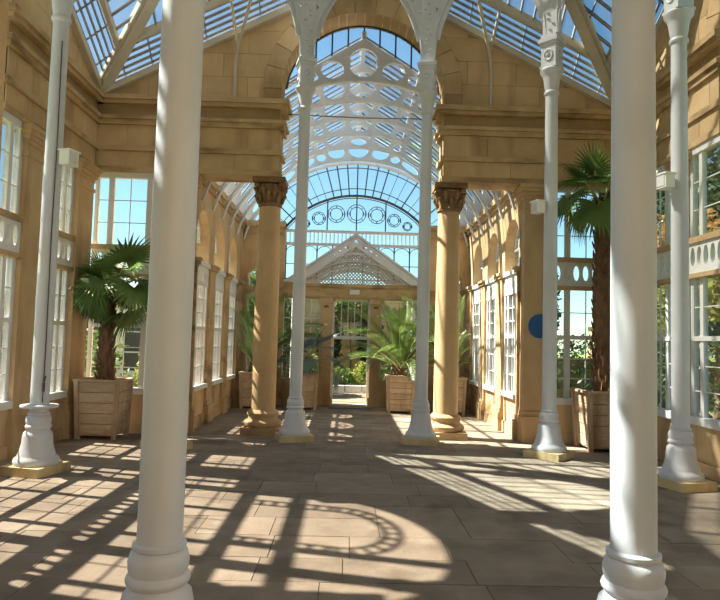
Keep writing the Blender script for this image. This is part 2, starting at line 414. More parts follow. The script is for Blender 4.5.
# ------------------------------------------------------------------ windows of the crossing
win_no = [0]
def boxfn(m, fn, u0, u1, v0, v1, w0, w1):
    p, q = fn(u0, v0, w0), fn(u1, v1, w1)
    m.box(min(p[0], q[0]), max(p[0], q[0]), min(p[1], q[1]), max(p[1], q[1]), min(p[2], q[2]), max(p[2], q[2]))
def window(fn, u0, u1, lights, label, fine=True, wglass=.10):
    win_no[0] += 1
    root = struct('window_%d' % win_no[0], label)
    m = MB()
    boxfn(m, fn, u0, u1, .62, .72, wglass-.10, wglass+.06)               # sill
    boxfn(m, fn, u0, u1, 4.18, Z_ENT, wglass-.05, wglass+.05)
    boxfn(m, fn, u0, u0+.05, .72, 4.18, wglass-.035, wglass+.05); boxfn(m, fn, u1-.05, u1, .72, 4.18, wglass-.035, wglass+.05)
    m.build('window_frame', M['frame'], root)
    ed = [u0]+[e for l in lights for e in l]+[u1]
    for k in range(0, len(ed), 2):
        if ed[k+1]-ed[k] > .01:
            m = MB(); boxfn(m, fn, ed[k], ed[k+1], .72, 4.18, wglass-.03, wglass+.03); m.build('mullion', M['frame'], root)
    # oval panel and ledge between the two tiers
    n = int((u1-u0-.1)/.15); du = (u1-u0-.1)/n
    holes = []
    for k in range(n):
        c = u0+.05+du*(k+.5); holes.append([(c+du*.36*math.cos(t*math.pi/6), 2.80+.13*math.sin(t*math.pi/6)) for t in range(12)])
    MB().plate([(u0, 2.56), (u1, 2.56), (u1, 2.98), (u0, 2.98)], holes, wglass-.07, wglass-.02, fn).build('oval_panel', M['frame'], root)
    m = MB(); boxfn(m, fn, u0, u1, 2.98, 3.06, wglass-.10, wglass+.05); boxfn(m, fn, u0, u1, 2.52, 2.58, wglass-.10, wglass+.05); m.build('ledge', M['stone_trim'], root)
    m = MB(); boxfn(m, fn, u0+.02, u1-.02, 1.70, 1.76, wglass-.045, wglass+.03); m.build('transom', M['frame'], root)
    bars = MB()
    for (a, b) in lights:
        nu = 2 if b-a > .3 else 1
        if b-a > .7: nu = 3
        us = [a+(b-a)*k/nu for k in range(nu+1)]
        for (z0, z1, nz) in ((.72, 1.70, 3), (1.76, 2.52, 2), (3.06, 4.18, 3)):
            zs = [z0+(z1-z0)*k/nz for k in range(nz+1)]
            for uu in us[1:-1]: boxfn(bars, fn, uu-.007, uu+.007, z0, z1, wglass-.016, wglass+.002)
            for zz in zs[1:-1]: boxfn(bars, fn, a, b, zz-.007, zz+.007, wglass-.016, wglass+.002)
            if fine:
                for i in range(nu):
                    for j in range(nz):
                        p = MB(); boxfn(p, fn, us[i]+.004, us[i+1]-.004, zs[j]+.004, zs[j+1]-.004, wglass-.012, wglass-.006); p.build('pane', M['glass'], root)
            else:
                p = MB(); boxfn(p, fn, a, b, z0, z1, wglass-.012, wglass-.006); p.build('pane', M['glass'], root)
        p = MB(); boxfn(p, fn, a, b, 2.6, 2.98, wglass-.012, wglass-.006); p.build('pane', M['glass'], root)
    bars.build('glazing_bar', M['frame'], root)
    return root
for s, nm in ((-1, 'left'), (1, 'right')):
    a, b = sorted((s*3.20, s*HX)); c = s*3.82
    window(fn_back, a, b, [(c-.52, c-.36), (c-.27, c+.27), (c+.36, c+.52)], 'tall white window in the back wall, '+nm+' of the arch')
    window(fn_front, a, b, [(c-.52, c-.36), (c-.27, c+.27), (c+.36, c+.52)], 'tall white window in the front wall, '+nm+' of the arch', fine=False)
for fn, nm in ((fn_left, 'left'), (fn_right, 'right')):
    for s in (-1, 1):
        P0, P1 = SIDE[nm]; a, b = sorted((s*P1, s*CP0)); c = s*(P1+CP0)/2; hw = (CP0-P1)/2-.07
        window(fn, a, b, [(c-hw, c-hw+.15), (c-hw+.23, c+hw-.23), (c+hw-.15, c+hw)], 'tall white window in the %s wall, %s bay' % (nm, 'far' if s > 0 else 'near'), fine=(s > 0), wglass=.045)
    q = P0-.07
    window(fn, -P0, P0, [(-q, -q+.15), (-q+.23, -.50), (-.42, .42), (.50, q-.23), (q-.15, q)], 'wide white window in the middle bay of the %s wall' % nm, wglass=.045)
def fan_window(fn, r, label):
    """glazed round head with a ladder arch of tracery"""
    win_no[0] += 1
    root = struct('window_%d' % win_no[0], label)
    W = .14; zc = Z_COR; LC = .28
    P = lambda u, v: fn(u, v, W)
    m = MB()
    for rr in (.66, .50):
        pts = [P(LC+rr, Z_ENT)]+[P(*q) for q in arc(LC, zc, rr, 0, 180, 28)]+[P(LC-rr, Z_ENT)]
        for i in range(len(pts)-1): m.bar(pts[i], pts[i+1], .04, .03)
    for k in range(13):
        a = R(180*k/12); m.bar(P(LC+.50*math.cos(a), zc+.50*math.sin(a)), P(LC+.66*math.cos(a), zc+.66*math.sin(a)), .03, .03)
    for k in range(7):
        for sg in (-1, 1): z = Z_ENT+.1+.17*k; m.bar(P(LC+sg*.50, z), P(LC+sg*.66, z), .03, .03)
    m.build('ladder_arch', M['frame'], root)
    m = MB(); boxfn(m, fn, -.43, -.32, Z_ENT, zc+math.sqrt(r*r-.375**2)-.01, W-.05, W+.05)
    m.build('mullion', M['frame'], root)
    m = MB()
    for z in (4.93,): boxfn(m, fn, -r, r, z, z+.05, W-.03, W+.03); boxfn(m, fn, -r, r, z+.10, z+.15, W-.03, W+.03)
    m.build('transom', M['frame'], root)
    for (u0, u1) in ((-r, -.43), (-.32, .45), (.45, r)):
        for (z0, z1) in ((Z_ENT+.08, 4.92), (5.04, zc)):
            p = MB(); boxfn(p, fn, u0, u1, z0, z1, W-.003, W+.003); p.build('pane', M['glass'], root)
    MB().prism(arc(0, zc, r-.005, 0, 180, 28), W-.003, W+.003, fn).build('pane', M['glass'], root)
fan_window(fn_left, 1.25, 'round-headed fan window above the left wall windows')
fan_window(fn_right, 1.25, 'round-headed fan window above the right wall windows')

# ------------------------------------------------------------------ glazed roof over the crossing, dome ring
ceiling = struct('ceiling', 'glazed roof of the crossing with cream valley ribs and glazing bars')
GB = (7.65-(Z_APEX-(Z_APEX-Z_EAVE)/HX*2.71))/(HY-2.71)
GS = (7.65-(Z_APEX-(Z_APEX-Z_EAVE)/HY*2.71))/(HX-2.71)
def roof_z(side, a, d):
    """a = distance along the wall from the middle, d = distance in from the wall"""
    return (Z_APEX-(Z_APEX-Z_EAVE)/HX*abs(a)+GB*d) if side in 'BF' else (Z_APEX-(Z_APEX-Z_EAVE)/HY*abs(a)+GS*d)
def roof_pt(side, a, d, lift=0):
    z = roof_z(side, a, d)+lift
    return {'B': (a, HY-d, z), 'F': (a, -HY+d, z), 'L': (-HX+d, a, z), 'R': (HX-d, a, z)}[side]
def roof_ok(side, a, d, tol=0):
    half, dep = (HX, HY) if side in 'BF' else (HY, HX)
    # valley in plan: from (half, 0) to (2.71, dep-2.71)
    lim = half-(half-2.71)*d/(dep-2.71)
    return d >= -tol and abs(a) <= lim+tol and math.hypot(a, dep-d) >= RING-.02-tol and d <= dep-2.71+tol
def run(side, pts):
    best = []; cur = []
    for p in pts:
        if roof_ok(side, *p, tol=.01): cur.append(p)
        else:
            if len(cur) > len(best): best = cur
            cur = []
    return cur if len(cur) > len(best) else best
BAND = .46
def roof_side(side, seen):
    half, dep = (HX, HY) if side in 'BF' else (HY, HX)
    for s in (-1, 1):
        bars = MB(); joined = MB()
        nb = 6
        ds = [BAND*k/nb for k in range(nb+1)]
        for d in ds[1:-1]:
            rn = run(side, [(s*half*t/90, d) for t in range(91)])
            if len(rn) > 1: bars.bar(roof_pt(side, *rn[0]), roof_pt(side, *rn[-1]), .022, .045)
        na = 10; asx = [half*k/na for k in range(na+1)]
        for a in asx[1:]:
            rn = run(side, [(s*a, BAND*t/40) for t in range(41)])
            if len(rn) > 1: bars.bar(roof_pt(side, *rn[0]), roof_pt(side, *rn[-1]), .016, .03)
        up = [k*.21 for k in range(1, int(half/.21)+1)]
        for a in up:
            rn = run(side, [(s*a, BAND+(dep-2.71-BAND)*t/60) for t in range(61)])
            if len(rn) > 1: bars.bar(roof_pt(side, *rn[0]), roof_pt(side, *rn[-1]), .026, .05)
        d = BAND+.42
        while d < dep-2.71:
            rn = run(side, [(s*half*t/90, d) for t in range(91)])
            if len(rn) > 1: bars.bar(roof_pt(side, *rn[0]), roof_pt(side, *rn[-1]), .016, .03)
            d += .42
        bars.build('glazing_bar', M['bar'], ceiling)
        # purlin, the main bar parallel to the gable
        rn = run(side, [(s*half*t/90, BAND) for t in range(91)])
        MB().bar(roof_pt(side, *rn[0], -.03), roof_pt(side, *rn[-1], -.03), .07, .13).build('purlin', M['cream'], ceiling)
        # panes
        cells = [(asx[i], asx[i+1], ds[j], ds[j+1]) for i in range(na) for j in range(nb)]
        e = [BAND+.42*k for k in range(8)]
        cells += [(up[i], up[i+1], e[j], e[j+1]) for i in range(len(up)-1) for j in range(7)]
        cells += [(0, up[0], e[j], e[j+1]) for j in range(2)]
        for (a0, a1, d0, d1) in cells:
            poly = [(a0+.003, d0+.003), (a1-.003, d0+.003), (a1-.003, d1-.003), (a0+.003, d1-.003)]
            k = (half-2.71)/(dep-2.71)
            poly = clip_half(poly, 1, k, half); poly = clip_half(poly, 0, 1, dep-2.71)
            if area(poly) < .002: continue
            ca = sum(p[0] for p in poly)/len(poly); cdp = sum(p[1] for p in poly)/len(poly)
            if math.hypot(ca, dep-cdp) < RING-.06: continue
            v = [roof_pt(side, s*p[0], p[1]) for p in poly]
            if seen: MB().add(v, [tuple(range(len(v)))]).build('pane', M['roofglass'], ceiling)
            else: joined.add(v, [tuple(range(len(v)))])
        if not seen: joined.build('roof_panes', M['roofglass'], ceiling, kind='stuff')
for sd_, seen in (('B', True), ('L', True), ('R', True), ('F', False)): roof_side(sd_, seen)
for sx in (-1, 1):
    for sy in (-1, 1):
        m = MB()
        p = Vector((sx*HX, sy*HY, Z_EAVE-.02)); q = Vector((sx*2.71, sy*2.71, 7.62))
        m.bar(p, q, .15, .22)
        m.bar(p+Vector((0, 0, -.02)), q+Vector((0, 0, -.12)), .24, .05)
        m.build('valley_rafter', M['cream'], ceiling)
# struts bracketing the purlins off the back wall
for s in (-1, 1):
    m = MB(); a = s*2.15
    top = Vector(roof_pt('B', a-s*.35, BAND)); 
    m.tube([(a, HY-.03, 5.56), (a, HY-.04, 6.15), (a-s*.05, HY-.12, 6.45), (a-s*.18, HY-.30, 6.75), top], .03, 6)
    m.tube([(a-s*.05, HY-.12, 6.45), roof_pt('B', a+s*.05, BAND*.9)], .022, 6)
    m.build('roof_strut', M['cream'], ceiling)
# arches, ring beam and dome ribs carried by the columns
def ring_xy(k):
    a = R(15+30*k); return Vector((RING*math.sin(a)+.05, RING*math.cos(a), 0))
COLS = []
for k in range(12):
    p = ring_xy(k)
    if k == 8: p = Vector((-3.95, -1.0, 0))
    if k in (5, 6): p = Vector((1.165 if p.x > 0 else -.978, -3.48, 0))
    COLS.append(p)
Z_SPR = 6.16
for k in range(12):
    p, q = COLS[k], COLS[(k+1) % 12]
    d = (q-p); L = d.length; d.normalize(); nrm = Vector((-d.y, d.x, 0))
    fnc = lambda u, v, w_: tuple(p+d*u+nrm*w_+Vector((0, 0, v)))
    st = .10; rad = 1.87
    hm = math.sqrt(rad**2-(rad-(L/2-st))**2)
    lft = [(st+rad-math.sqrt(rad**2-(hm*t/14)**2), Z_SPR+hm*t/14) for t in range(15)]
    rgt = [(L-u, v) for (u, v) in reversed(lft[:-1])]
    outer = [(0, Z_SPR)]+lft+rgt+[(L, Z_SPR), (L, 7.98), (0, 7.98)]
    holes = []
    for (hu, hv, hs) in ((.13, .82, .055), (.12, 1.02, .055), (.27, 1.02, .05), (.13, 1.25, .07), (.33, 1.25, .07), (.14, 1.50, .08), (.38, 1.5, .08), (.60, 1.5, .06)):
        for uu in (hu, L-hu):
            holes.append([(uu-hs, Z_SPR+hv), (uu, Z_SPR+hv-hs), (uu+hs, Z_SPR+hv), (uu, Z_SPR+hv+hs)])
    ap = MB().plate(outer, holes, -.045, .045, fnc).build('pierced_arch', M['white'], ceiling)
    # raised edge along the curve
    m = MB(); full = lft+rgt
    for i in range(len(full)-1): m.bar(fnc(*full[i], 0), fnc(*full[i+1], 0), .03, .13, nrm.cross(Vector((0, 0, 1))) if False else (0, 0, 1))
    m.build('arch_edge', M['white'], ap)
m = MB()
for k in range(12):
    p, q = COLS[k], COLS[(k+1) % 12]
    m.bar(p+Vector((0, 0, 8.04)), q+Vector((0, 0, 8.04)), .22, .16); m.bar(p+Vector((0, 0, 8.75)), q+Vector((0, 0, 8.75)), .16, .14)
m.build('ring_beam', M['white'], ceiling)
for k in range(24):
    a = R(15*k); pts = []
    pts.append((3.7*math.sin(a), 3.7*math.cos(a), 8.1))
    for t in range(9):
        e = R(90*t/9.5); pts.append((3.7*math.cos(e)*math.sin(a), 3.7*math.cos(e)*math.cos(a), 8.75+3.3*math.sin(e)))
    MB().tube(pts, .035, 5).build('dome_rib', M['white'], ceiling)
dm = MB(); lv = [(3.7, 8.1)]+[(3.7*math.cos(R(90*t/6.3)), 8.75+3.3*math.sin(R(90*t/6.3))) for t in range(7)]
for i in range(len(lv)-1):
    for k in range(24):
        a0, a1 = R(15*k), R(15*k+15)
        dm.add([(lv[i][0]*math.sin(a0), lv[i][0]*math.cos(a0), lv[i][1]), (lv[i][0]*math.sin(a1), lv[i][0]*math.cos(a1), lv[i][1]), (lv[i+1][0]*math.sin(a1), lv[i+1][0]*math.cos(a1), lv[i+1][1]), (lv[i+1][0]*math.sin(a0), lv[i+1][0]*math.cos(a0), lv[i+1][1])], [(0,1,2,3)])
dm.build('dome_panes', M['domeglass'], ceiling, kind='stuff')

# ------------------------------------------------------------------ white iron columns
def column_parts():
    parts = {}
    m = MB().box(-.27, .27, -.25, .25, 0, .10); parts['plinth'] = m.mesh('plinth', M['plinth'])
    prof = [(.235, .10), (.245, .13), (.235, .17), (.205, .19), (.20, .21), (.185, .25), (.165, .33), (.158, .42), (.150, .455), (.125, .475), (.122, .49),
            (.138, .505), (.142, .52), (.136, .535), (.126, .545), (.132, .57), (.134, .60), (.124, .635), (.108, .648), (.118, .655), (.118, .672), (.102, .682)]
    parts['pedestal'] = MB().lathe(prof, n=28).mesh('pedestal', M['white'], 50)
    parts['shaft'] = MB().lathe([(.100, .66), (.100, 2.0), (.094, 4.0), (.088, 5.27)], n=28).mesh('shaft', M['white'], 40)
    parts['neck_ring'] = MB().lathe([(.088, 5.25), (.105, 5.265), (.112, 5.29), (.105, 5.315), (.090, 5.33)], n=24).mesh('neck_ring', M['white'], 40)
    parts['capital_bell'] = MB().lathe([(.090, 5.32), (.105, 5.40), (.118, 5.50), (.135, 5.56), (.165, 5.60), (.170, 5.63), (.150, 5.66)], n=24).mesh('capital_bell', M['white'], 40)
    m = MB().box(-.115, .115, -.115, .115, 5.65, 6.02)
    m.box(-.13, .13, -.13, .13, 5.65, 5.69); m.box(-.13, .13, -.13, .13, 6.0, 6.04); m.box(-.15, .15, -.15, .15, 6.04, 6.10); m.box(-.12, .12, -.12, .12, 6.10, 6.16)
    parts['capital_block'] = m.mesh('capital_block', M['white'])
    # carved tapering stalk above the block
    m = MB()
    for i in range(6):
        z0, z1 = 6.16+.3*i, 6.46+.3*i; e = .112+.004*i
        m.box(-e, e, -.075, .075, z0, z1)
    parts['bracket_stalk'] = m.mesh('bracket_stalk', M['white'])
    m = MB()
    for i in range(11):
        z = 6.24+i*.085; o = .05*math.sin(i*1.9)
        for yy in (-.078, .078):
            m.lathe([(.0, -.012), (.022, -.006), (.026, .004), (.012, .014), (0, .018)], (o, yy, z), 6)
    parts['carved_ornament'] = m.mesh('carved_ornament', M['white'])
    m = MB()
    for (dx, dy) in ((1,0),(-1,0),(0,1),(0,-1)):
        pts = []
        for t in range(17):
            a = 2*math.pi*t/16; pts.append((dx*.118+(-dy)*.062*math.cos(a), dy*.118+dx*.062*math.cos(a), 5.845+.075*math.sin(a)))
        m.tube(pts, .014, 5, cap=False)
        m.lathe([(0, -.03), (.03, -.02), (.035, 0), (.03, .02), (0, .03)], (dx*.115, dy*.115, 5.845), 8)
    parts['roundel'] = m.mesh('roundel', M['white'], 40)
    return parts
CP = column_parts()
col_labels = {
 0: 'slender white iron column at the right side of the nave arch',
 11: 'slender white iron column at the left side of the nave arch',
 1: 'white iron column in front of the right palm planter and blue sign',
 10: 'white iron column hidden behind the large near column on the left',
 2: 'white iron column beside the right wall windows with a white box lamp',
 9: 'white iron column by the left wall with a cable and collar',
 5: 'large near white iron column on the right of the picture',
 6: 'large near white iron column on the left of the picture',
 3: 'white iron column by the near part of the right wall', 8: 'white iron column by the near part of the left wall',
 4: 'white iron column near the front wall on the right', 7: 'white iron column near the front wall on the left'}
columns = []
for k in range(12):
    p = COLS[k]
    c = thing('iron_column', col_labels[k], 'column', p, -R(15+30*k), 'white iron columns ringed under the dome')
    for nm, me in CP.items():
        o = link(nm, me, c)
        if nm == 'plinth': o['label'] = 'square yellow sandstone plinth'
    columns.append(c)
ml = columns[9]
# collar and cable on the left column
o = MB().lathe([(.10, .73), (.20, .735), (.205, .75), (.20, .765), (.10, .77)], n=28).build('collar', M['white'], ml, 40)
cdir = Vector((math.cos(R(-20)), math.sin(R(-20)), 0))
def on_shaft(ang, z, off=.012):
    r = (.100 if z < 2 else .100-.012*(z-2)/3.3)+off
    return (r*math.cos(ang), r*math.sin(ang), z)
A = R(-75)-(-R(15+270)) if False else None
loc_ang = math.atan2((CAM-ml.location).y, (CAM-ml.location).x) - ml.rotation_euler.z + R(14)
MB().tube([on_shaft(loc_ang+.03*math.sin(i*.9), .80+i*.35) for i in range(13)], .007, 6).build('cable', M['iron'], ml)
m = MB(); q = Vector(on_shaft(loc_ang, .92, .03)); m.tube([q, q+Vector((0, 0, .10))], .014, 8); m.tube([q+Vector((0, 0, .10)), q+Vector((.01, -.015, .18))], .008, 6)
m.build('cable_cleat', M['iron'], ml)
# box lamps fixed to three columns
def box_lamp(p, label, toward):
    t = thing('box_lamp', label, 'lamp', p, math.atan2(toward.y, toward.x)-math.pi/2, 'white box lamps on the columns')
    MB().box(-.085, .085, -.02, .11, -.075, .085).build('lamp_body', M['lampbox'], t)
    MB().box(-.10, .10, -.035, .125, .085, .105).build('lamp_lid', M['lampbox'], t)
    MB().box(-.065, .065, .11, .116, -.055, .07).build('lamp_front', M['frame'], t)
    MB().box(-.02, .02, -.07, -.02, -.02, .02).build('bracket', M['lampbox'], t)
    return t
def beside(k, z, ang):
    c = COLS[k]; d = Vector((math.cos(ang), math.sin(ang), 0)); return c+d*.165+Vector((0, 0, z)), d
p, d = beside(9, 3.60, R(-15)); box_lamp(p, 'white box lamp on the cable column by the left wall', d)
p, d = beside(1, 3.57, R(-165)); box_lamp(p, 'white box lamp on the column in front of the right planter', d)
p, d = beside(2, 3.55, R(-165)); box_lamp(p, 'white box lamp on the column beside the right wall windows', d)

# ------------------------------------------------------------------ stone columns of the arch
def stone_column(x, y, label):
    t = thing('stone_column', label, 'column', (x, y, 0), 0, 'stone columns under the arch')
    MB().box(-.32, .32, -.32, .32, 0, .12).build('plinth', M['stone_trim'], t)
    MB().lathe([(.29, .12), (.315, .15), (.315, .20), (.28, .235), (.25, .25), (.245, .29), (.265, .32), (.265, .35), (.235, .385), (.215, .40)], n=28).build('column_base', M['stone_trim'], t, 40)
    MB().lathe([(.205, .39), (.205, 1.5), (.195, 2.8), (.180, 3.84)], n=28).build('shaft', M['stone'], t, 40)
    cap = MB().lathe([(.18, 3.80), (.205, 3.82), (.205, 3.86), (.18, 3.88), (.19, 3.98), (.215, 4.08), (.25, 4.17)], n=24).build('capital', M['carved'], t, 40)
    m = MB()
    for ring, (zr, n, h) in enumerate(((3.87, 8, .15), (3.97, 8, .17))):
        for k in range(n):
            a = 2*math.pi*(k+.5*ring)/n; r0 = .19+.02*ring
            pts = [(r0*math.cos(a), r0*math.sin(a), zr), ((r0+.03)*math.cos(a), (r0+.03)*math.sin(a), zr+h*.6), ((r0+.075)*math.cos(a), (r0+.075)*math.sin(a), zr+h), ((r0+.085)*math.cos(a), (r0+.085)*math.sin(a), zr+h-.035)]
            m.tube(pts, [.035, .04, .028, .012], 6)
    for k in range(4):
        a = R(45+90*k)
        m.lathe([(0, -.04), (.045, -.03), (.055, 0), (.045, .03), (0, .04)], (.285*math.cos(a), .285*math.sin(a), 4.15), 8)
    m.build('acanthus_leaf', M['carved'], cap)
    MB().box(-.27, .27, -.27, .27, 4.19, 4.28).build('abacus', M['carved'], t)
stone_column(-1.53, 4.36, 'round honey stone column at the left of the nave arch')
stone_column(1.53, 4.36, 'round honey stone column at the right of the nave arch')
stone_column(-1.53, -4.36, 'round honey stone column at the left of the front arch')
stone_column(1.53, -4.36, 'round honey stone column at the right of the front arch')
tag(MB().tube([(-1.37, 4.30, 5.42), (0, 4.30, 5.40), (1.37, 4.30, 5.42)], .009, 6).build('tie_rod', M['iron']), 'thin dark iron tie rod stretched across the nave arch', 'rod')
# nave-side soffit between arch wall and outer pilasters
# ------------------------------------------------------------------ nave walls
BAYS = (4.84, 6.32, 7.80); AW = .50; Z_IMP = 2.86; Z_SP = 3.32; TH = .25
def nave_wall(name, s, label):
    root = struct(name, label)
    fn = lambda u, v, w_: (s*(NX+w_), u, v)
    holes = []
    for c in BAYS:
        holes.append([(c-AW, .66), (c+AW, .66), (c+AW, Z_SP)]+arc(c, Z_SP, AW, 0, 180, 18)[1:-1]+[(c-AW, Z_SP)])
    MB().plate([(HY+.2, 0), (NY+.35, 0), (NY+.35, 4.42), (HY+.2, 4.42)], holes, 0, TH, fn).build('wall_panel', M['stone'], root)
    edges = [HY+.2]+[e for c in BAYS for e in (c-AW, c+AW)]+[NY]
    for k in range(0, len(edges), 2):
        a, b = edges[k], edges[k+1]
        if b-a < .03: continue
        m = MB(); boxfn(m, fn, a+.02, b-.02, .40, Z_IMP-.10, -.05, .02)
        boxfn(m, fn, a+.0, b-.0, 0, .34, -.10, .02); boxfn(m, fn, a+.01, b-.01, .34, .42, -.07, .02)
        for i, e in enumerate((.06, .09, .12)): boxfn(m, fn, a-.02*i, b+.02*i, Z_IMP-.10+.05*i, Z_IMP-.05+.05*i, -e, .02)
        m.build('pilaster', M['stone_trim'], root)
    m = MB(); boxfn(m, fn, HY+.2, NY, 4.22, 4.30, -.05, .02); boxfn(m, fn, HY+.2, NY, 4.30, 4.42, -.11, .02); m.build('cornice', M['stone_trim'], root)
    m = MB(); boxfn(m, fn, HY+.2, NY, 0, .2, -.03, .02); m.build('plinth_course', M['stone_trim'], root)
    for i, c in enumerate(BAYS):
        W = .05
        win_no[0] += 1
        wr = struct('window_%d' % win_no[0], 'white arched window in the %s nave wall, %s bay' % ('left' if s < 0 else 'right', ('near', 'middle', 'far')[i]))
        m = MB(); u0, u1 = c-AW, c+AW
        boxfn(m, fn, u0, u1, .66, .74, W-.12, W+.05)
        boxfn(m, fn, u0, u0+.06, .74, Z_IMP, W-.05, W+.04); boxfn(m, fn, u1-.06, u1, .74, Z_IMP, W-.05, W+.04)
        boxfn(m, fn, u0, u1, Z_IMP-.04, Z_IMP+.04, W-.10, .23)
        m.build('window_frame', M['frame'], wr)
        for uu in (c-.24, c+.24):
            m = MB(); boxfn(m, fn, uu-.03, uu+.03, .74, Z_IMP-.04, W-.05, W+.04); m.build('mullion', M['frame'], wr)
        m = MB(); boxfn(m, fn, u0, u1, 1.70, 1.76, W-.045, W+.03); m.build('transom', M['frame'], wr)
        hl = [[(c-.42+.105*k+.035*math.cos(t*math.pi/5), 2.64+.10*math.sin(t*math.pi/5)) for t in range(10)] for k in range(9)]
        MB().plate([(u0, 2.48), (u1, 2.48), (u1, Z_IMP-.04), (u0, Z_IMP-.04)], hl, W-.06, W-.02, fn).build('pierced_panel', M['frame'], wr)
        bars = MB()
        for zz in (1.05, 1.38, 2.0, 2.24): boxfn(bars, fn, u0, u1, zz-.01, zz+.01, W-.03, W+.01)
        boxfn(bars, fn, c-.01, c+.01, .74, 2.48, W-.03, W+.01)
        W = .19
        for a in (36, 72, 108, 144): bars.bar(fn(c, Z_SP, W), fn(c+AW*math.cos(R(a)), Z_SP+AW*math.sin(R(a)), W), .02, .03)
        boxfn(bars, fn, c-.01, c+.01, Z_IMP, Z_SP, W-.03, W+.01)
        pts = arc(c, Z_SP, .26, 0, 180, 12)
        for k in range(12): bars.bar(fn(*pts[k], W), fn(*pts[k+1], W), .02, .03)
        pts = arc(c, Z_SP, AW-.02, 0, 180, 16)
        for k in range(16): bars.bar(fn(*pts[k], W), fn(*pts[k+1], W), .05, .08)
        boxfn(bars, fn, u0, u1, Z_SP-.015, Z_SP+.015, W-.03, W+.01)
        bars.build('glazing_bar', M['frame'], wr)
        W = .05
        for (a, b) in ((u0+.06, c-.27), (c-.21, c), (c, c+.21), (c+.27, u1-.06)):
            for (z0, z1) in ((.74, 1.05), (1.05, 1.38), (1.38, 1.70), (1.76, 2.0), (2.0, 2.24), (2.24, 2.48)):
                p = MB(); boxfn(p, fn, a+.003, b-.003, z0+.003, z1-.003, W-.003, W+.003); p.build('pane', M['glass'], wr)
        W = .19
        MB().prism([(u0+.02, Z_IMP+.04), (u1-.02, Z_IMP+.04), (u1-.02, Z_SP)]+arc(c, Z_SP, AW-.02, 0, 180, 16)[1:-1]+[(u0+.02, Z_SP)], W-.003, W+.003, fn).build('pane', M['glass'], wr)
    return root
nave_wall('wall_nave_left', -1, 'left nave wall of honey stone with three arched windows')
nave_wall('wall_nave_right', 1, 'sunlit right nave wall of honey stone with three arched windows')

# ------------------------------------------------------------------ nave roof with pierced trusses
nave_roof = struct('ceiling_nave', 'glazed nave roof on white pierced arched trusses')
PROF = [(0, 6.97), (.5, 6.66), (1.0, 6.34), (1.5, 5.98), (2.0, 5.50), (2.4, 5.02), (2.78, 4.46)]
def prof_z(x):
    x = abs(x)
    for (a, za), (b, zb) in zip(PROF, PROF[1:]):
        if x <= b: return za+(zb-za)*(x-a)/(b-a)
    return PROF[-1][1]
SR, SC = 2.95, 3.22
sof = lambda x, c_=SC, r_=SR: c_+math.sqrt(max(r_*r_-x*x, .01))
def truss_mesh():
    outer = [(x, z-.03) for x, z in PROF]
    o2 = [(-x, z) for x, z in reversed(outer[1:])]+outer
    inner = []
    for k in range(25):
        x = 2.70-5.40*k/24
        inner.append((x, min(sof(x), prof_z(x)-.30)))
    poly = o2+inner
    holes = []
    def ell(cx, cz, rx, rz, n=16, p=1): return [(cx+rx*math.copysign(abs(math.cos(2*math.pi*k/n))**p, math.cos(2*math.pi*k/n)), cz+rz*math.copysign(abs(math.sin(2*math.pi*k/n))**p, math.sin(2*math.pi*k/n))) for k in range(n)]
    def mid(x): return ((prof_z(x)-.03)+min(sof(x), prof_z(x)-.30))/2, (prof_z(x)-.03-min(sof(x), prof_z(x)-.30))/2
    holes.append(ell(0, 6.17+.05+.27, .27, .27, 20))
    for x, rx, rz in ((.54, .215, .17), (.905, .125, .105)):
        c = min(sof(x), prof_z(x)-.30)+.055+rz
        for s in (-1, 1): holes.append(ell(s*x, c, rx, rz))
    for x0, x1 in ((1.08, 1.46), (1.54, 1.88), (1.95, 2.22), (2.29, 2.52)):
        for s in (-1, 1):
            pl = []
            xs = [x0+(x1-x0)*t/4 for t in range(5)]
            up_, lo = [], []
            for t, x in enumerate(xs):
                c, h = mid(x); e = (h-.04)*(.5 if t in (0, 4) else 1.0)
                up_.append((s*x, c+e)); lo.append((s*x, c-e))
            holes.append(up_+lo[::-1])
    # small spandrel triangles
    for s in ():
        holes.append([(s*.22, 6.76), (s*.34, 6.70), (s*.28, 6.62)]); holes.append([(s*.20, 6.20), (s*.33, 6.20), (s*.27, 6.30)])
    m = MB().plate(poly, holes, -.03, .03, lambda u, v, w_: (u, w_, v))
    # flange along the soffit and the rings round the holes
    for k in range(24): m.bar((inner[k][0], 0, inner[k][1]), (inner[k+1][0], 0, inner[k+1][1]), .09, .03)
    for h in holes[:5]:
        for k in range(len(h)): m.bar((h[k][0], 0, h[k][1]), (h[(k+1) % len(h)][0], 0, h[(k+1) % len(h)][1]), .075, .016)
    return m.mesh('truss', M['white'])
TM = truss_mesh()
NT = 6; T0, T1 = 4.60, NY-.05
tap = lambda y: 1-.10*(y-T0)/(T1-T0)          # the roof sinks a little towards the end
zt = lambda z, y: 4.4+(z-4.4)*tap(y)
for k in range(NT):
    y = T0+(T1-T0)*k/(NT-1); o = link('truss', TM, nave_roof, loc=(0, y, 4.4*(1-tap(y)))); o.scale = (1, 1, tap(y))
m = MB()
for s in (-1, 1):
    for (x, z) in PROF[2::2]: m.bar((s*x, T0-.1, z), (s*x, T1, zt(z, T1)), .035, .05)
m.bar((0, T0-.1, 6.98), (0, T1, zt(6.98, T1)), .08, .10)
m.build('purlin', M['white'], nave_roof)
sub = 4; nb = (NT-1)*sub
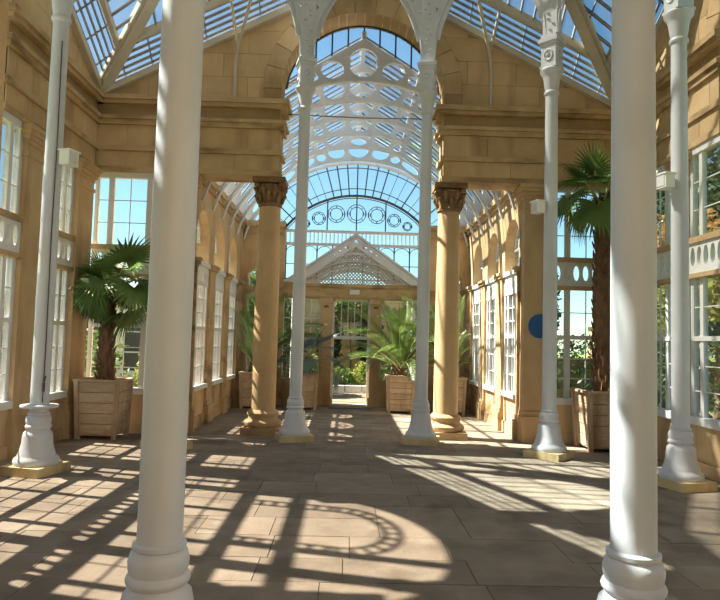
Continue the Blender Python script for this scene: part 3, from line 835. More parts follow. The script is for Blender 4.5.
for s in (-1, 1):
    m = MB()
    for k in range(nb+1):
        y = T0+(T1-T0)*k/nb
        for (a, za), (b, zb) in zip(PROF, PROF[1:]): m.bar((s*a, y, zt(za, y)+.02), (s*b, y, zt(zb, y)+.02), .018, .028)
    m.build('glazing_bar', M['bar'], nave_roof)
    gl = MB(); cnt = 0
    for i, ((a, za), (b, zb)) in enumerate(zip(PROF, PROF[1:])):
        for k in range(nb):
            y0 = T0+(T1-T0)*k/nb+.004; y1 = T0+(T1-T0)*(k+1)/nb-.004
            v = [(s*a, y0, zt(za, y0)+.025), (s*b, y0, zt(zb, y0)+.025), (s*b, y1, zt(zb, y1)+.025), (s*a, y1, zt(za, y1)+.025)]
            if i < 5: MB().add(v, [(0,1,2,3)]).build('pane', M['naveglass'], nave_roof)
            else: gl.add(v, [(0,1,2,3)])
    gl.build('eaves_panes', M['naveglass'], nave_roof, kind='stuff')
    # white brackets at the eaves
    m = MB()
    for k in range(NT):
        y = T0+(T1-T0)*k/(NT-1)
        m.tube([(s*(NX-.02), y, 3.95), (s*(NX-.10), y, 4.2), (s*(NX-.22), y, 4.45), (s*(NX-.42), y, 4.75)], .03, 6)
    m.build('eaves_bracket', M['white'], nave_roof)

# ------------------------------------------------------------------ the matching nave behind the viewpoint
def rear_nave():
    for s, nm in ((-1, 'left'), (1, 'right')):
        root = struct('wall_rear_'+nm, 'stone wall of the nave behind the viewpoint, %s side' % nm)
        fn = lambda u, v, w_: (s*(NX+w_), -u, v)
        holes = [[(c-AW, .66), (c+AW, .66), (c+AW, Z_SP)]+arc(c, Z_SP, AW, 0, 180, 14)[1:-1]+[(c-AW, Z_SP)] for c in BAYS]
        MB().plate([(HY+.2, 0), (NY+.35, 0), (NY+.35, 4.42), (HY+.2, 4.42)], holes, 0, TH, fn).build('wall_panel', M['stone'], root)
        for c in BAYS:
            p = MB(); boxfn(p, fn, c-AW, c+AW, .66, Z_SP+AW, .20, .206); p.build('pane', M['glass'], root)
            p = MB(); boxfn(p, fn, c-.04, c+.04, .66, Z_SP+AW, .18, .24); boxfn(p, fn, c-AW, c+AW, 1.7, 1.78, .18, .24); boxfn(p, fn, c-AW, c+AW, 2.5, 2.9, .18, .24); p.build('mullion', M['frame'], root)
    root = struct('wall_rear_end', 'stone end wall behind the viewpoint')
    MB().plate([(-NX-.3, 0), (NX+.3, 0), (NX+.3, 4.42), (0, 6.9), (-NX-.3, 4.42)], [[(-.6, .05), (.6, .05), (.6, 2.5), (-.6, 2.5)]], 0, .3, lambda u, v, w_: (u, -NY-w_, v)).build('wall_panel', M['stone'], root)
    rf = struct('ceiling_rear', 'glazed roof of the nave behind the viewpoint')
    for s in (-1, 1):
        m = MB(); b = MB()
        for (a, za), (c, zc) in zip(PROF, PROF[1:]):
            m.add([(s*a, -HY-.5, za), (s*c, -HY-.5, zc), (s*c, -NY, zc), (s*a, -NY, za)], [(0,1,2,3)])
            for k in range(22): y = -HY-.5-.19*k; b.bar((s*a, y, za), (s*c, y, zc), .02, .03)
        m.build('roof_panes', M['naveglass'], rf, kind='stuff'); b.build('glazing_bar', M['bar'], rf)
    for k in range(7): link('truss', TM, rf, loc=(0, -HY-.6-.66*k, 0))
rear_nave()

win_no[0] += 1
lun = struct('window_%d' % win_no[0], 'glazed lunette under the crown of the nave arch, above the first truss')
m = MB(); pts = arc(0, 5.76, 1.36, 8, 172, 30)
for a, b in zip(pts, pts[1:]): m.bar((a[0], HY+.47, a[1]), (b[0], HY+.47, b[1]), .05, .03)
m.build('arch_rim', M['iron'], lun)
m = MB()
for u in (-1.08, -.84, -.56, -.28, 0, .28, .56, .84, 1.08): m.bar((u, HY+.47, prof_z(u)-.05), (u, HY+.47, 5.76+math.sqrt(1.36**2-u*u)), .03, .014, (0, 1, 0))
m.build('glazing_bar', M['iron'], lun)
us = (-1.08, -.84, -.56, -.28, 0, .28, .56, .84, 1.08)
for a, b in zip(us, us[1:]):
    MB().prism([(a+.004, prof_z(a)), (b-.004, prof_z(b)), (b-.004, 5.76+math.sqrt(1.36**2-b*b)), (a+.004, 5.76+math.sqrt(1.36**2-a*a))], HY+.468, HY+.472, lambda u, v, w_: (u, w_, v)).build('pane', M['glass'], lun)

# ------------------------------------------------------------------ end wall of the nave
wall_end = struct('wall_end', 'end wall of the nave with stone piers and lintel around the garden door')
fn_end = lambda u, v, w_: (u, NY+w_, v)
for s in (-1, 1):
    c = s*2.38; r = .235
    hole = [(c-r, .66), (c+r, .66), (c+r, 3.05)]+arc(c, 3.05, r, 0, 180, 14)[1:-1]+[(c-r, 3.05)]
    a, b = sorted((s*1.72, s*(NX+.1)))
    MB().plate([(a, 0), (b, 0), (b, 4.42), (a, 4.42)], [hole], 0, .34, fn_end).build('end_pier', M['stone'], wall_end)
    m = MB()
    boxfn(m, fn_end, min(s*1.70, s*2.05), max(s*1.70, s*2.05), 0, 2.66, -.06, .02)
    for i, e in enumerate((.05, .08, .11)): boxfn(m, fn_end, a-.0, b, 2.68+.05*i, 2.73+.05*i, -e, .30 if i == 9 else .02)
    boxfn(m, fn_end, a, b, 4.28, 4.42, -.10, .36); boxfn(m, fn_end, a, b, 4.10, 4.15, -.04, .02)
    boxfn(m, fn_end, a, b, 0, .30, -.08, .02)
    m.build('moulded_course', M['stone_trim'], wall_end)
    win_no[0] += 1
    wr = struct('window_%d' % win_no[0], 'narrow round-headed window in the end wall, %s side' % ('left' if s < 0 else 'right'))
    m = MB(); W = .18
    boxfn(m, fn_end, c-r, c+r, .66, .74, W-.1, W+.05); boxfn(m, fn_end, c-r, c-r+.04, .74, 3.05, W-.03, W+.03); boxfn(m, fn_end, c+r-.04, c+r, .74, 3.05, W-.03, W+.03)
    boxfn(m, fn_end, c-r, c+r, 2.60, 2.74, W-.06, W+.04)
    m.build('window_frame', M['frame'], wr)
    bars = MB(); boxfn(bars, fn_end, c-.01, c+.01, .74, 2.6, W-.02, W+.02)
    for z in (1.1, 1.5, 1.9, 2.25): boxfn(bars, fn_end, c-r, c+r, z-.012, z+.012, W-.02, W+.02)
    for a_ in (45, 90, 135): bars.bar(fn_end(c, 2.95, W), fn_end(c+r*math.cos(R(a_)), 3.05+r*math.sin(R(a_)), W), .02, .03)
    bars.build('glazing_bar', M['frame'], wr)
    zs = (.74, 1.1, 1.5, 1.9, 2.25, 2.6)
    for z0, z1 in zip(zs, zs[1:]):
        for (a_, b_) in ((c-r+.04, c), (c, c+r-.04)):
            p = MB(); boxfn(p, fn_end, a_, b_, z0, z1, W-.003, W+.003); p.build('pane', M['glass'], wr)
    MB().prism([(c-r, 2.74), (c+r, 2.74), (c+r, 3.05)]+arc(c, 3.05, r, 0, 180, 14)[1:-1]+[(c-r, 3.05)], W-.003, W+.003, fn_end).build('pane', M['glass'], wr)
# lintel and door piers
m = MB(); boxfn(m, fn_end, -1.72, 1.72, 2.58, 2.90, -.02, .30); boxfn(m, fn_end, -1.72, 1.72, 2.86, 2.94, -.07, .32); boxfn(m, fn_end, -1.72, 1.72, 2.62, 2.66, -.04, .02); m.build('lintel', M['stone_trim'], wall_end)
for (a, b) in ((-.82, -.53), (.40, .66)):
    m = MB(); boxfn(m, fn_end, a, b, 0, 2.58, -.02, .28); boxfn(m, fn_end, a-.03, b+.03, 0, .22, -.05, .28); boxfn(m, fn_end, a-.03, b+.03, 2.46, 2.58, -.05, .28)
    m.build('door_pier', M['stone'], wall_end)
    m = MB(); m.lathe([(0, -.02), (.05, -.015), (.06, 0), (.05, .02), (0, .03)], ((a+b)/2, NY-.03, 2.38), 10); m.build('rosette', M['carved'], wall_end)
for (a, b) in ((-1.72, -.82), (.66, 1.72)):
    m = MB(); boxfn(m, fn_end, a, b, 0, .62, 0, .26); m.build('dado', M['stone'], wall_end)
# glazed door and side lights
door = struct('door_1', 'white glazed garden door with an open lower half at the end of the nave')
m = MB(); W = .12
boxfn(m, fn_end, -.53, -.47, 0, 2.58, W-.04, W+.04); boxfn(m, fn_end, .34, .40, 0, 2.58, W-.04, W+.04); boxfn(m, fn_end, -.53, .40, 1.60, 1.68, W-.05, W+.04); boxfn(m, fn_end, -.53, .40, 2.52, 2.58, W-.04, W+.04)
boxfn(m, fn_end, -.53, .40, 0, .04, W-.06, W+.06)
m.build('door_frame', M['frame'], door)
m = MB()
for k in range(1, 5): boxfn(m, fn_end, -.47+.162*k-.009, -.47+.162*k+.009, 1.68, 2.52, W-.02, W+.02)
m.build('glazing_bar', M['frame'], door)
for k in range(5):
    p = MB(); boxfn(p, fn_end, -.47+.162*k+.002, -.47+.162*(k+1)-.002, 1.68, 2.52, W-.003, W+.003); p.build('pane', M['glass'], door)
for i, (a, b) in enumerate(((-1.72, -.82), (.66, 1.72))):
    win_no[0] += 1
    wr = struct('window_%d' % win_no[0], 'side light of small panes %s of the garden door' % ('left' if i == 0 else 'right'))
    bars = MB(); n = 4
    for k in range(n+1): u = a+(b-a)*k/n; boxfn(bars, fn_end, u-.014, u+.014, .62, 2.58, W-.02, W+.02)
    zs = [.62+.49*k for k in range(5)]
    for z in zs: boxfn(bars, fn_end, a, b, z-.014, z+.014, W-.02, W+.02)
    bars.build('glazing_bar', M['frame'], wr)
    for k in range(n):
        for z0, z1 in zip(zs, zs[1:]):
            p = MB(); boxfn(p, fn_end, a+(b-a)*k/n+.002, a+(b-a)*(k+1)/n-.002, z0, z1, W-.003, W+.003); p.build('pane', M['glass'], wr)
s_ = MB(); boxfn(s_, fn_end, -.12, .12, 2.68, 2.80, -.085, -.06)
tag(s_.build('lintel_sign', M['frame']), 'small white sign fixed to the stone lintel', 'light')  # a plain white sign, it gives no light
# iron and glass screen above the lintel
SC = SC-.17; SR = SR-.01
win_no[0] += 1
screen = struct('window_%d' % win_no[0], 'iron and glass fan screen filling the end of the nave')
W = .16; P = lambda u, v: fn_end(u, v, W)
iron = MB()
def arcbars(m, c, r, a0, a1, n, t, d=.04):
    pts = arc(0, c, r, a0, a1, n)
    for k in range(n): m.bar(P(*pts[k]), P(*pts[k+1]), d, t, (0, 0, 1))
a_lo = math.degrees(math.asin((4.42-SC)/SR)); 
IR_, IC = 2.23, 2.92
m = MB()
arcbars(m, SC, SR-.02, a_lo, 180-a_lo, 40, .07, .06)
m.build('arch_rim', M['white'], screen)
m = MB()
arcbars(m, SC, SR-.14, a_lo, 180-a_lo, 40, .014); arcbars(m, SC, SR-.66, a_lo, 180-a_lo, 40, .014)
nr = 24
for k in range(nr+1):
    a = R(a_lo+(180-2*a_lo)*k/nr); t = .03 if k % 3 == 0 else .012
    dz_ = SC-IC; zi = -dz_*math.sin(a)+math.sqrt(IR_**2-(dz_*math.cos(a))**2); zi = min(zi, SR-.70)
    m.bar(P(SR*math.cos(a), SC+SR*math.sin(a)), P(zi*math.cos(a), SC+zi*math.sin(a)), .03, t)
m.build('radial_bar', M['iron'], screen)
ai = math.degrees(math.asin((4.30-IC)/IR_))
m = MB(); arcbars(m, IC, IR_, ai, 180-ai, 30, .05, .06); arcbars(m, IC, IR_-.06, ai, 180-ai, 30, .014)
m.build('inner_arch', M['iron'], screen)
m = MB()
for (x, z, r) in ((0, 4.70, .23), (.50, 4.68, .21), (-.50, 4.68, .21), (.93, 4.56, .16), (-.93, 4.56, .16), (1.26, 4.42, .11), (-1.26, 4.42, .11)):
    for rr in (r, r*.72):
        for k in range(20):
            a0, a1 = R(18*k), R(18*k+18); m.bar(P(x+rr*math.cos(a0), z+rr*math.sin(a0)), P(x+rr*math.cos(a1), z+rr*math.sin(a1)), .03, .014)
    for k in range(8):
        a = R(45*k); m.bar(P(x+r*.72*math.cos(a), z+r*.72*math.sin(a)), P(x+r*math.cos(a), z+r*math.sin(a)), .02, .010)
m.build('tracery_circle', M['iron'], screen)
m = MB()
for u in (-.72, 0, .72): m.bar(P(u, 4.28), P(u, IC+math.sqrt(IR_**2-u*u)), .03, .022)
m.build('upright_bar', M['iron'], screen)
m = MB(); boxfn(m, fn_end, -1.75, 1.75, 4.20, 4.27, W-.03, W+.03); boxfn(m, fn_end, -1.75, 1.75, 3.88, 3.95, W-.03, W+.03)
for k in range(36): u = -1.72+k*.0983; boxfn(m, fn_end, u-.012, u+.012, 3.95, 4.20, W-.01, W+.01)
m.build('transom_band', M['frame'], screen)
m = MB()
for k in range(10):
    u = -1.71+.38*k; m.bar(P(u, 2.92), P(u, 3.88), .03, .016)
    if k < 9:
        pts = [(u+.19+.19*math.cos(R(180-30*t)), 3.70+.17*math.sin(R(180-30*t))) for t in range(7)]
        for t in range(6): m.bar(P(*pts[t]), P(*pts[t+1]), .025, .012)
for z in (3.42, 3.06): m.bar(P(-1.72, z), P(1.72, z), .03, .016)
m.build('gothic_bar', M['iron'], screen)
for k in range(9):
    u = -1.71+.38*k
    for (z0, z1) in ((2.94, 3.06), (3.06, 3.42), (3.42, 3.88)):
        p = MB(); boxfn(p, fn_end, u+.004, u+.376, z0, z1, W-.003, W+.003); p.build('pane', M['glass'], screen)
MB().prism([(-1.74, 4.27), (1.74, 4.27)]+arc(0, IC, IR_-.02, ai+1, 179-ai, 20), W-.003, W+.003, fn_end).build('pane', M['glass'], screen)
for k in range(nr):
    a0, a1 = a_lo+(180-2*a_lo)*k/nr, a_lo+(180-2*a_lo)*(k+1)/nr
    a0 += .08; a1 -= .08
    for (ra, rb) in ((SR-.66, SR-.14), (SR-.14, SR-.03), (SR-.80, SR-.66)):
        MB().prism(arc(0, SC, ra, a0, a1, 2)+arc(0, SC, rb, a1, a0, 2), W-.003, W+.003, fn_end).build('pane', M['glass'], screen)
# white porch gable seen against the screen
gab = struct('trim_1', 'white pierced porch gable over the stone lintel')
YG = -.10
outer = [(-1.66, 2.94), (0, 4.10), (1.66, 2.94), (1.34, 2.94), (0, 3.84), (-1.34, 2.94)]
holes = []
for s in (-1, 1):
    for x, r in ((.22, .05), (.36, .045), (.50, .04)): holes.append([(s*x+r*math.cos(R(36*t)), 3.97-.70*x+r*math.sin(R(36*t))) for t in range(10)])
holes.append([(.0, 4.02), (.035, 3.96), (.03, 3.90), (0, 3.87), (-.03, 3.90), (-.035, 3.96)])
MB().plate(outer, holes, YG-.05, YG+.04, fn_end).build('gable_board', M['white'], gab)
m = MB(); m.bar(fn_end(-1.70, 2.95, YG), fn_end(0, 4.14, YG), .16, .05); m.bar(fn_end(1.70, 2.95, YG), fn_end(0, 4.14, YG), .16, .05); m.build('gable_cap', M['white'], gab)
# lace of arcs, rings and slanted roof bars behind the board
m = MB()
for (cz, r, t) in ((1.90, 1.78, .05), (1.90, 1.60, .025), (1.90, 1.44, .02)):
    pts = [q for q in arc(0, cz, r, 0, 180, 48) if q[1] > 2.94 and q[1] < 3.86-.69*abs(q[0])]
    for a, b in zip(pts, pts[1:]): m.bar(fn_end(*a, YG+.03), fn_end(*b, YG+.03), .04, t)
for k in range(15):
    x = -.98+.14*k; z = 1.90+math.sqrt(1.69**2-x*x)
    if z > 3.80-.69*abs(x) or z < 2.98: continue
    for t in range(10): m.bar(fn_end(x+.06*math.cos(R(36*t)), z+.06*math.sin(R(36*t)), YG+.03), fn_end(x+.06*math.cos(R(36*t+36)), z+.06*math.sin(R(36*t+36)), YG+.03), .03, .016)
m.build('gable_lace', M['white'], gab)
m = MB(); top = lambda x: 3.86-.68*abs(x)
for sg in (-1, 1):
    for k in range(-22, 23):
        x0 = k*.085; pts = [(x0+sg*t*.02, 2.95+t*.02) for t in range(60)]
        ok = [q for q in pts if q[1] < top(q[0])]
        if len(ok) > 2: m.bar(fn_end(*ok[0], YG+.07), fn_end(*ok[-1], YG+.07), .02, .026)
m.build('gable_lattice', M['cream'], gab)

# the porch roof beyond the gable
porch = struct('ceiling_porch', 'low glazed porch roof beyond the end screen')
for s in (-1, 1):
    m = MB(); g_ = MB()
    for k in range(9):
        y = NY+.4+.32*k; m.bar((0, y, 4.02), (s*1.7, y, 2.90), .04, .05)
        if k % 3 == 0:
            pts = arc(0, 1.9, 1.62, 36, 90, 8) if s > 0 else arc(0, 1.9, 1.62, 90, 144, 8)
            for a, b in zip(pts, pts[1:]): m.bar((a[0], y, a[1]), (b[0], y, b[1]), .05, .09)
    for k in range(4): m.bar((s*.42*k, NY+.4, 4.02-.277*k), (s*.42*k, NY+2.98, 4.02-.277*k), .04, .05)
    m.build('rafter', M['white'], porch)
    for k in range(8):
        for j in range(4):
            y0 = NY+.4+.32*k+.004; y1 = y0+.312; xa, xb = s*.425*j, s*.425*(j+1)
            MB().add([(xa, y0, 4.02-.28*j), (xb, y0, 4.02-.28*(j+1)), (xb, y1, 4.02-.28*(j+1)), (xa, y1, 4.02-.28*j)], [(0,1,2,3)]).build('pane', M['naveglass'], porch)
for (x, y) in ((-1.6, NY+2.95), (1.6, NY+2.95), (-1.6, NY+1.6), (1.6, NY+1.6)):
    MB().tube([(x, y, -.05), (x, y, 2.95)], .05, 10).build('porch_post', M['white'], porch)

# blue round sign on the right pilaster
m = MB().add([(.20*math.cos(R(11.25*k)), 0, .20*math.sin(R(11.25*k))) for k in range(32)]+[(.20*math.cos(R(11.25*k)), .015, .20*math.sin(R(11.25*k))) for k in range(32)],
             [tuple(range(32)), tuple(range(63, 31, -1))]+[(k, (k+1) % 32, 32+(k+1) % 32, 32+k) for k in range(32)])
o = m.build('round_sign', M['bluesign']); o.location = (3.02, HY-.037, 1.90)
tag(o, 'round plain blue sign on the stone pilaster right of the arch', 'sign')

# ------------------------------------------------------------------ planters
def planter(x, y, size, h, label, faces_h=5):
    t = thing('planter', label, 'planter', (x, y, 0), 0, 'square wooden planters')
    b, tp = size/2*.88, size/2
    zb = .07
    lerp = lambda z: b+(tp-b)*(z-zb)/(h-zb)
    for k in range(4):
        rz = Matrix.Rotation(R(90*k), 4, 'Z')
        n = faces_h
        for i in range(n):
            z0 = zb+(h-.02-zb)*i/n+.004; z1 = zb+(h-.02-zb)*(i+1)/n-.004
            w0, w1 = lerp(z0), lerp(z1); pr = random.uniform(0, .006)
            v = [(-w0+.03, -w0+.02-pr, z0), (w0-.03, -w0+.02-pr, z0), (w1-.03, -w1+.02-pr, z1), (-w1+.03, -w1+.02-pr, z1),
                 (-w0+.03, -w0+.05, z0), (w0-.03, -w0+.05, z0), (w1-.03, -w1+.05, z1), (-w1+.03, -w1+.05, z1)]
            v = [tuple(rz @ Vector(p)) for p in v]
            MB().add(v, [(0,1,2,3),(7,6,5,4),(0,4,5,1),(1,5,6,2),(2,6,7,3),(3,7,4,0)]).build('plank', M['wood'], t)
        m = MB(); p0 = rz @ Vector((-b+.02, -b+.02, 0)); p1 = rz @ Vector((-tp+.02, -tp+.02, h+.02)); m.bar(p0, p1, .065, .065, (0, 1, 0)); m.build('corner_post', M['wood_edge'], t)
        m = MB(); q0 = rz @ Vector((-tp-.015, -tp+.01, h)); q1 = rz @ Vector((tp+.015, -tp+.01, h)); m.bar(q0, q1, .07, .035); m.build('rim', M['wood_edge'], t)
    MB().box(-tp+.05, tp-.05, -tp+.05, tp-.05, h-.14, h-.06).build('soil', M['soil'], t)
    MB().box(-b+.03, b-.03, -b+.03, b-.03, .05, .09).build('base_board', M['wood_edge'], t)
    return t
planter(-3.90, 3.62, .66, .88, 'wooden planter in the left corner under the fan palm', 5)
planter(3.84, 3.50, .70, .90, 'wooden planter at the right under the tall fan palm', 5)
planter(1.06, 7.95, .62, .82, 'wooden planter right of the end door with the bushy date palm', 6)
planter(-1.08, 8.22, .60, .80, 'wooden planter left of the end door with the blue fan palm', 4)
planter(-2.22, 8.15, .60, .80, 'wooden planter in the far left nave corner behind the stone column', 4)
planter(2.18, 7.95, .64, .80, 'wooden planter in the far right nave corner behind the stone column', 4)

# ------------------------------------------------------------------ palms
def frame_of(d):
    d = d.normalized(); a = d.cross(Vector((0, 0, 1)))
    a = a.normalized() if a.length > 1e-4 else Vector((1, 0, 0))
    return a, a.cross(d).normalized()
def fan_frond(base, az, el, plen, rad, droop, rng, nseg=26, spread=250, fold=.0):
    """stalk that bends over and a pleated fan of narrow blades"""
    stalk = MB(); fan = MB()
    d = Vector((math.cos(az)*math.cos(el), math.sin(az)*math.cos(el), math.sin(el)))
    pts = [base.copy()]; p = base.copy(); n = 6
    for i in range(n):
        p = p+d*plen/n; pts.append(p.copy()); d = (d+Vector((0, 0, -droop*.10))).normalized()
    stalk.tube(pts, [.018-.0015*i for i in range(n+1)], 5)
    a, nrm = frame_of(d)
    tilt = -droop*.55
    d2 = (d*math.cos(tilt)+nrm*math.sin(tilt)).normalized(); nrm = a.cross(d2).normalized()
    for k in range(nseg):
        th = R(-spread/2+spread*k/(nseg-1))
        dirv = d2*math.cos(th)+a*math.sin(th)
        L = rad*(.72+.28*math.cos(th*.62))*rng.uniform(.9, 1.06)
        side = (d2*-math.sin(th)+a*math.cos(th)); wv = L*math.tan(R(spread/(nseg-1)/2))
        q = p.copy(); prev = None; dd = dirv+nrm*.10
        ns = 5
        for i in range(ns+1):
            t = i/ns
            wd = (min(wv*1.3*t, wv*.52) if t < .5 else wv*.52*(1-t)/.5)+.002
            l, r_ = q-side*wd, q+side*wd; c = q+nrm*wd*.45
            cur = [tuple(l), tuple(c), tuple(r_)]
            if prev: fan.add(prev+cur, [(0,1,4,3), (1,2,5,4)])
            prev = cur
            dd = (dd+Vector((0, 0, -1))*droop*.16*t*1.6).normalized(); q = q+dd*L/ns
    return stalk, fan
def keep_inside(mb, loc, bx):
    mb.v = [(min(max(p[0], bx[0]-loc[0]), bx[1]-loc[0]), min(max(p[1], bx[2]-loc[1]), bx[3]-loc[1]), p[2]) for p in mb.v]
    return mb
def fan_palm(loc, th, r0, r1, fronds, label, leaf, rad, z0):
    rng = random.Random(len(label)*13+3)
    t = thing('fan_palm', label, 'palm', loc)
    m = MB(); pts = []; rs = []
    for i in range(9):
        f_ = i/8; pts.append((.02*math.sin(i*1.3), .02*math.cos(i), z0+th*f_)); rs.append(r0+(r1-r0)*f_+.012*math.sin(i*2.1))
    m.tube(pts, rs, 12)
    trunk = m.build('trunk', M['trunk'], t, 60)
    m = MB()
    nb_ = int(th*60)
    for i in range(nb_):
        z = z0+th*(i+.5)/nb_; a = i*2.399; rr = r0+(r1-r0)*(z-z0)/th
        p = Vector((rr*.92*math.cos(a), rr*.92*math.sin(a), z)); o_ = Vector((math.cos(a), math.sin(a), 0))
        m.tube([p, p+o_*.025+Vector((0, 0, .06)), p+o_*(.03+rng.uniform(0, .025))+Vector((0, 0, .12))], [.026, .02, .006], 4)
    m.build('leaf_stub', M['trunk'], trunk)
    top = Vector((.02*math.sin(8*1.3), .02*math.cos(8), z0+th-.04))
    for (az, el, pl, rs_, dr) in fronds:
        bx = (-HX+.07, HX-.07, -3, HY-.05) if loc[1] < HY else (-NX+.13, NX-.13, 4.6, NY-.13)
        seed_ = rng.random()
        for shrink in (1, .85, .72, .6, .5, .42):
          r3 = random.Random(seed_)
          st, fn_ = fan_frond(top+Vector((math.cos(R(az))*.05, math.sin(R(az))*.05, r3.uniform(-.1, .06))), R(az), R(el), pl*shrink, rad*rs_*max(shrink, .6), dr, r3)
          if not any(p[0]+loc[0] < bx[0] or p[0]+loc[0] > bx[1] or p[1]+loc[1] > bx[3] for p in fn_.v): break
        for q in (st, fn_): keep_inside(q, loc, bx)
        fo = fn_.build('frond', leaf, t)
        st.build('leaf_stalk', M['petiole'], fo)
    return t
# azimuth: 0 = to the right, -90 = towards the viewpoint
fan_palm((-3.90, 3.62, 0), 1.50, .125, .06, [
    (262, 18, .7, 1.05, 1.1), (240, -8, .6, 1.0, 1.9),
    (250, 12, .72, 1.05, 1.2), (246, 36, .7, 1.0, .8), (254, -14, .66, 1.0, 1.9), (-82, 30, .5, .9, 1.0), (176, 14, .62, 1.0, 1.1), (-150, 28, .58, .95, .9), (-35, 20, .6, .95, 1.1), (-140, 62, .55, .9, .5),
    (172, 30, .66, 1.0, .8), (190, 58, .62, 1.0, .5), (150, 66, .62, .9, .4), (-165, 5, .66, 1.0, 1.5), (188, -12, .62, 1.05, 2.0),
    (-115, 72, .5, .9, .4), (-30, 62, .6, .95, .5), (-12, 32, .66, 1.0, .9), (12, 8, .6, 1.0, 1.5), (40, 55, .6, .9, .5),
    (-8, -18, .55, .95, 2.1), (90, 78, .5, .8, .3), (100, 30, .5, .9, 1.1), (60, 20, .5, .9, 1.2), (165, -25, .5, .9, 2.2), (135, 10, .6, .9, 1.5), (-20, -40, .45, .8, 2.4)],
    'fan palm with shaggy trunk in the left corner planter', M['palm'], .70, .80)
fan_palm((3.86, 3.50, 0), 3.15, .165, .13, [
    (170, 62, .55, 1.0, .5), (150, 35, .6, 1.0, .9), (195, 20, .6, 1.05, 1.2), (215, 45, .5, 1.0, .8), (100, 70, .5, .9, .4), (-100, 40, .55, 1.0, .9),
    (-60, 60, .5, 1.0, .6), (-20, 30, .5, .95, 1.0), (30, 45, .5, .9, .8), (180, -10, .45, .9, 1.8), (240, 5, .5, .95, 1.5), (-75, 0, .5, .9, 1.7), (70, 15, .5, .9, 1.2), (205, 75, .5, .8, .3)],
    'tall fan palm with thick brown trunk at the right', M['palm'], .60, .80)
fan_palm((3.88, 3.40, 0), .30, .05, .04, [(180, 35, .2, .5, .7), (230, 40, .18, .5, .7), (-80, 45, .18, .5, .7), (130, 55, .2, .45, .5), (20, 50, .2, .5, .6)],
    'low leafy sprig growing at the foot of the tall right palm', M['palm_date'], .45, .80) if False else None
fan_palm((-1.08, 8.22, 0), .42, .13, .10, [
    (170, 40, .5, 1.0, .7), (200, 20, .5, 1.0, 1.0), (-120, 45, .45, 1.0, .7), (-90, 20, .5, .95, 1.2), (-45, 40, .5, 1.0, .7), (-10, 25, .62, 1.0, 1.0),
    (20, 55, .5, 1.0, .5), (70, 60, .5, .9, .4), (120, 50, .5, 1.0, .6), (0, 70, .5, .9, .3), (-150, 65, .5, .9, .4), (-15, 0, .75, .9, 1.5)],
    'blue-green fan palm left of the end door', M['palm_blue'], .50, .72)
def feather_frond(base, az, el, L, droop, rng, wl):
    rach = MB(); lv = MB()
    d = Vector((math.cos(az)*math.cos(el), math.sin(az)*math.cos(el), math.sin(el))); p = base.copy(); pts = [p.copy()]; n = 16; ds = [d.copy()]
    for i in range(n):
        d = (d+Vector((0, 0, -droop*.11*(.4+i/n)))).normalized(); p = p+d*L/n; pts.append(p.copy()); ds.append(d.copy())
    rach.tube(pts, [.016*(1-.85*i/n) for i in range(n+1)], 5)
    nl = int(L*22)
    for k in range(nl):
        t = .10+.90*k/nl; f_ = t*n; i = min(int(f_), n-1); q = pts[i].lerp(pts[i+1], f_-i); dv = ds[i]
        a, nr_ = frame_of(dv)
        ll = wl*(.45+.9*math.sin(math.pi*min(t*.85+.12, 1)))*rng.uniform(.85, 1.1)
        for s in (-1, 1):
            dir_ = (a*s*.62+dv*.72+nr_*.34).normalized()
            tip = q+dir_*ll+Vector((0, 0, -.10*ll)); mid_ = q+dir_*ll*.45+Vector((0, 0, .01)); wv = dv.cross(dir_).cross(dir_).normalized()*.011
            lv.add([q-wv*.5, q+wv*.5, mid_+wv, mid_-wv, tip], [(0,1,2,3), (3,2,4)])
    return rach, lv
def feather_palm(loc, z0, n, L, label, th=.2, rr=.13, seed=1, els=(20, 82), leaf=None, extra=(), az_off=0):
    rng = random.Random(seed); t = thing('date_palm', label, 'palm', loc)
    tr = MB(); tr.tube([(0, 0, z0), (0, 0, z0+th*.5), (0, 0, z0+th)], [rr*.9, rr, rr*.7], 10); trunk = tr.build('trunk', M['trunk'], t, 60)
    m = MB()
    for i in range(26):
        a = i*2.399; z = z0+th*(i+.5)/26; p = Vector((rr*.85*math.cos(a), rr*.85*math.sin(a), z)); o_ = Vector((math.cos(a), math.sin(a), 0))
        m.tube([p, p+o_*.05+Vector((0, 0, .05)), p+o_*.06+Vector((0, 0, .11))], [.035, .026, .008], 4)
    m.build('leaf_stub', M['trunk'], trunk)
    top = Vector((0, 0, z0+th*.92))
    fr = [(i*137.5+az_off, els[0]+(els[1]-els[0])*(i/(n-1)), L*rng.uniform(.85, 1.08)) for i in range(n)]+list(extra)
    for (az, el, l) in fr:
        bx = (-NX+.13, NX-.13, 4.6, NY-.13); seed_ = rng.random()
        for shrink in (1, .88, .76, .65, .55, .45):
          r3 = random.Random(seed_)
          ra, lv = feather_frond(top+Vector((math.cos(R(az))*.04, math.sin(R(az))*.04, 0)), R(az), R(el), l*shrink, 1.25-.9*(el/90), r3, .30*l*shrink/1.5)
          if not any(p[0]+loc[0] < bx[0] or p[0]+loc[0] > bx[1] or p[1]+loc[1] > bx[3] for p in lv.v): break
        for q in (ra, lv): keep_inside(q, loc, bx)
        fo = lv.build('frond', leaf or M['palm_date'], t); ra.build('leaf_rib', M['petiole'], fo)
    return t
feather_palm((1.06, 7.95, 0), .74, 26, 1.55, 'bushy date palm with arching fronds right of the end door', .26, .14, 3, (22, 84))
feather_palm((-2.22, 8.15, 0), .72, 8, 1.7, 'sparse date palm with long dark fronds in the far left nave corner', .25, .10, 5, (48, 80), M['palm'], extra=((190, 62, 2.2), (160, 55, 2.0), (-20, 52, 1.9), (-100, 60, 1.7)))
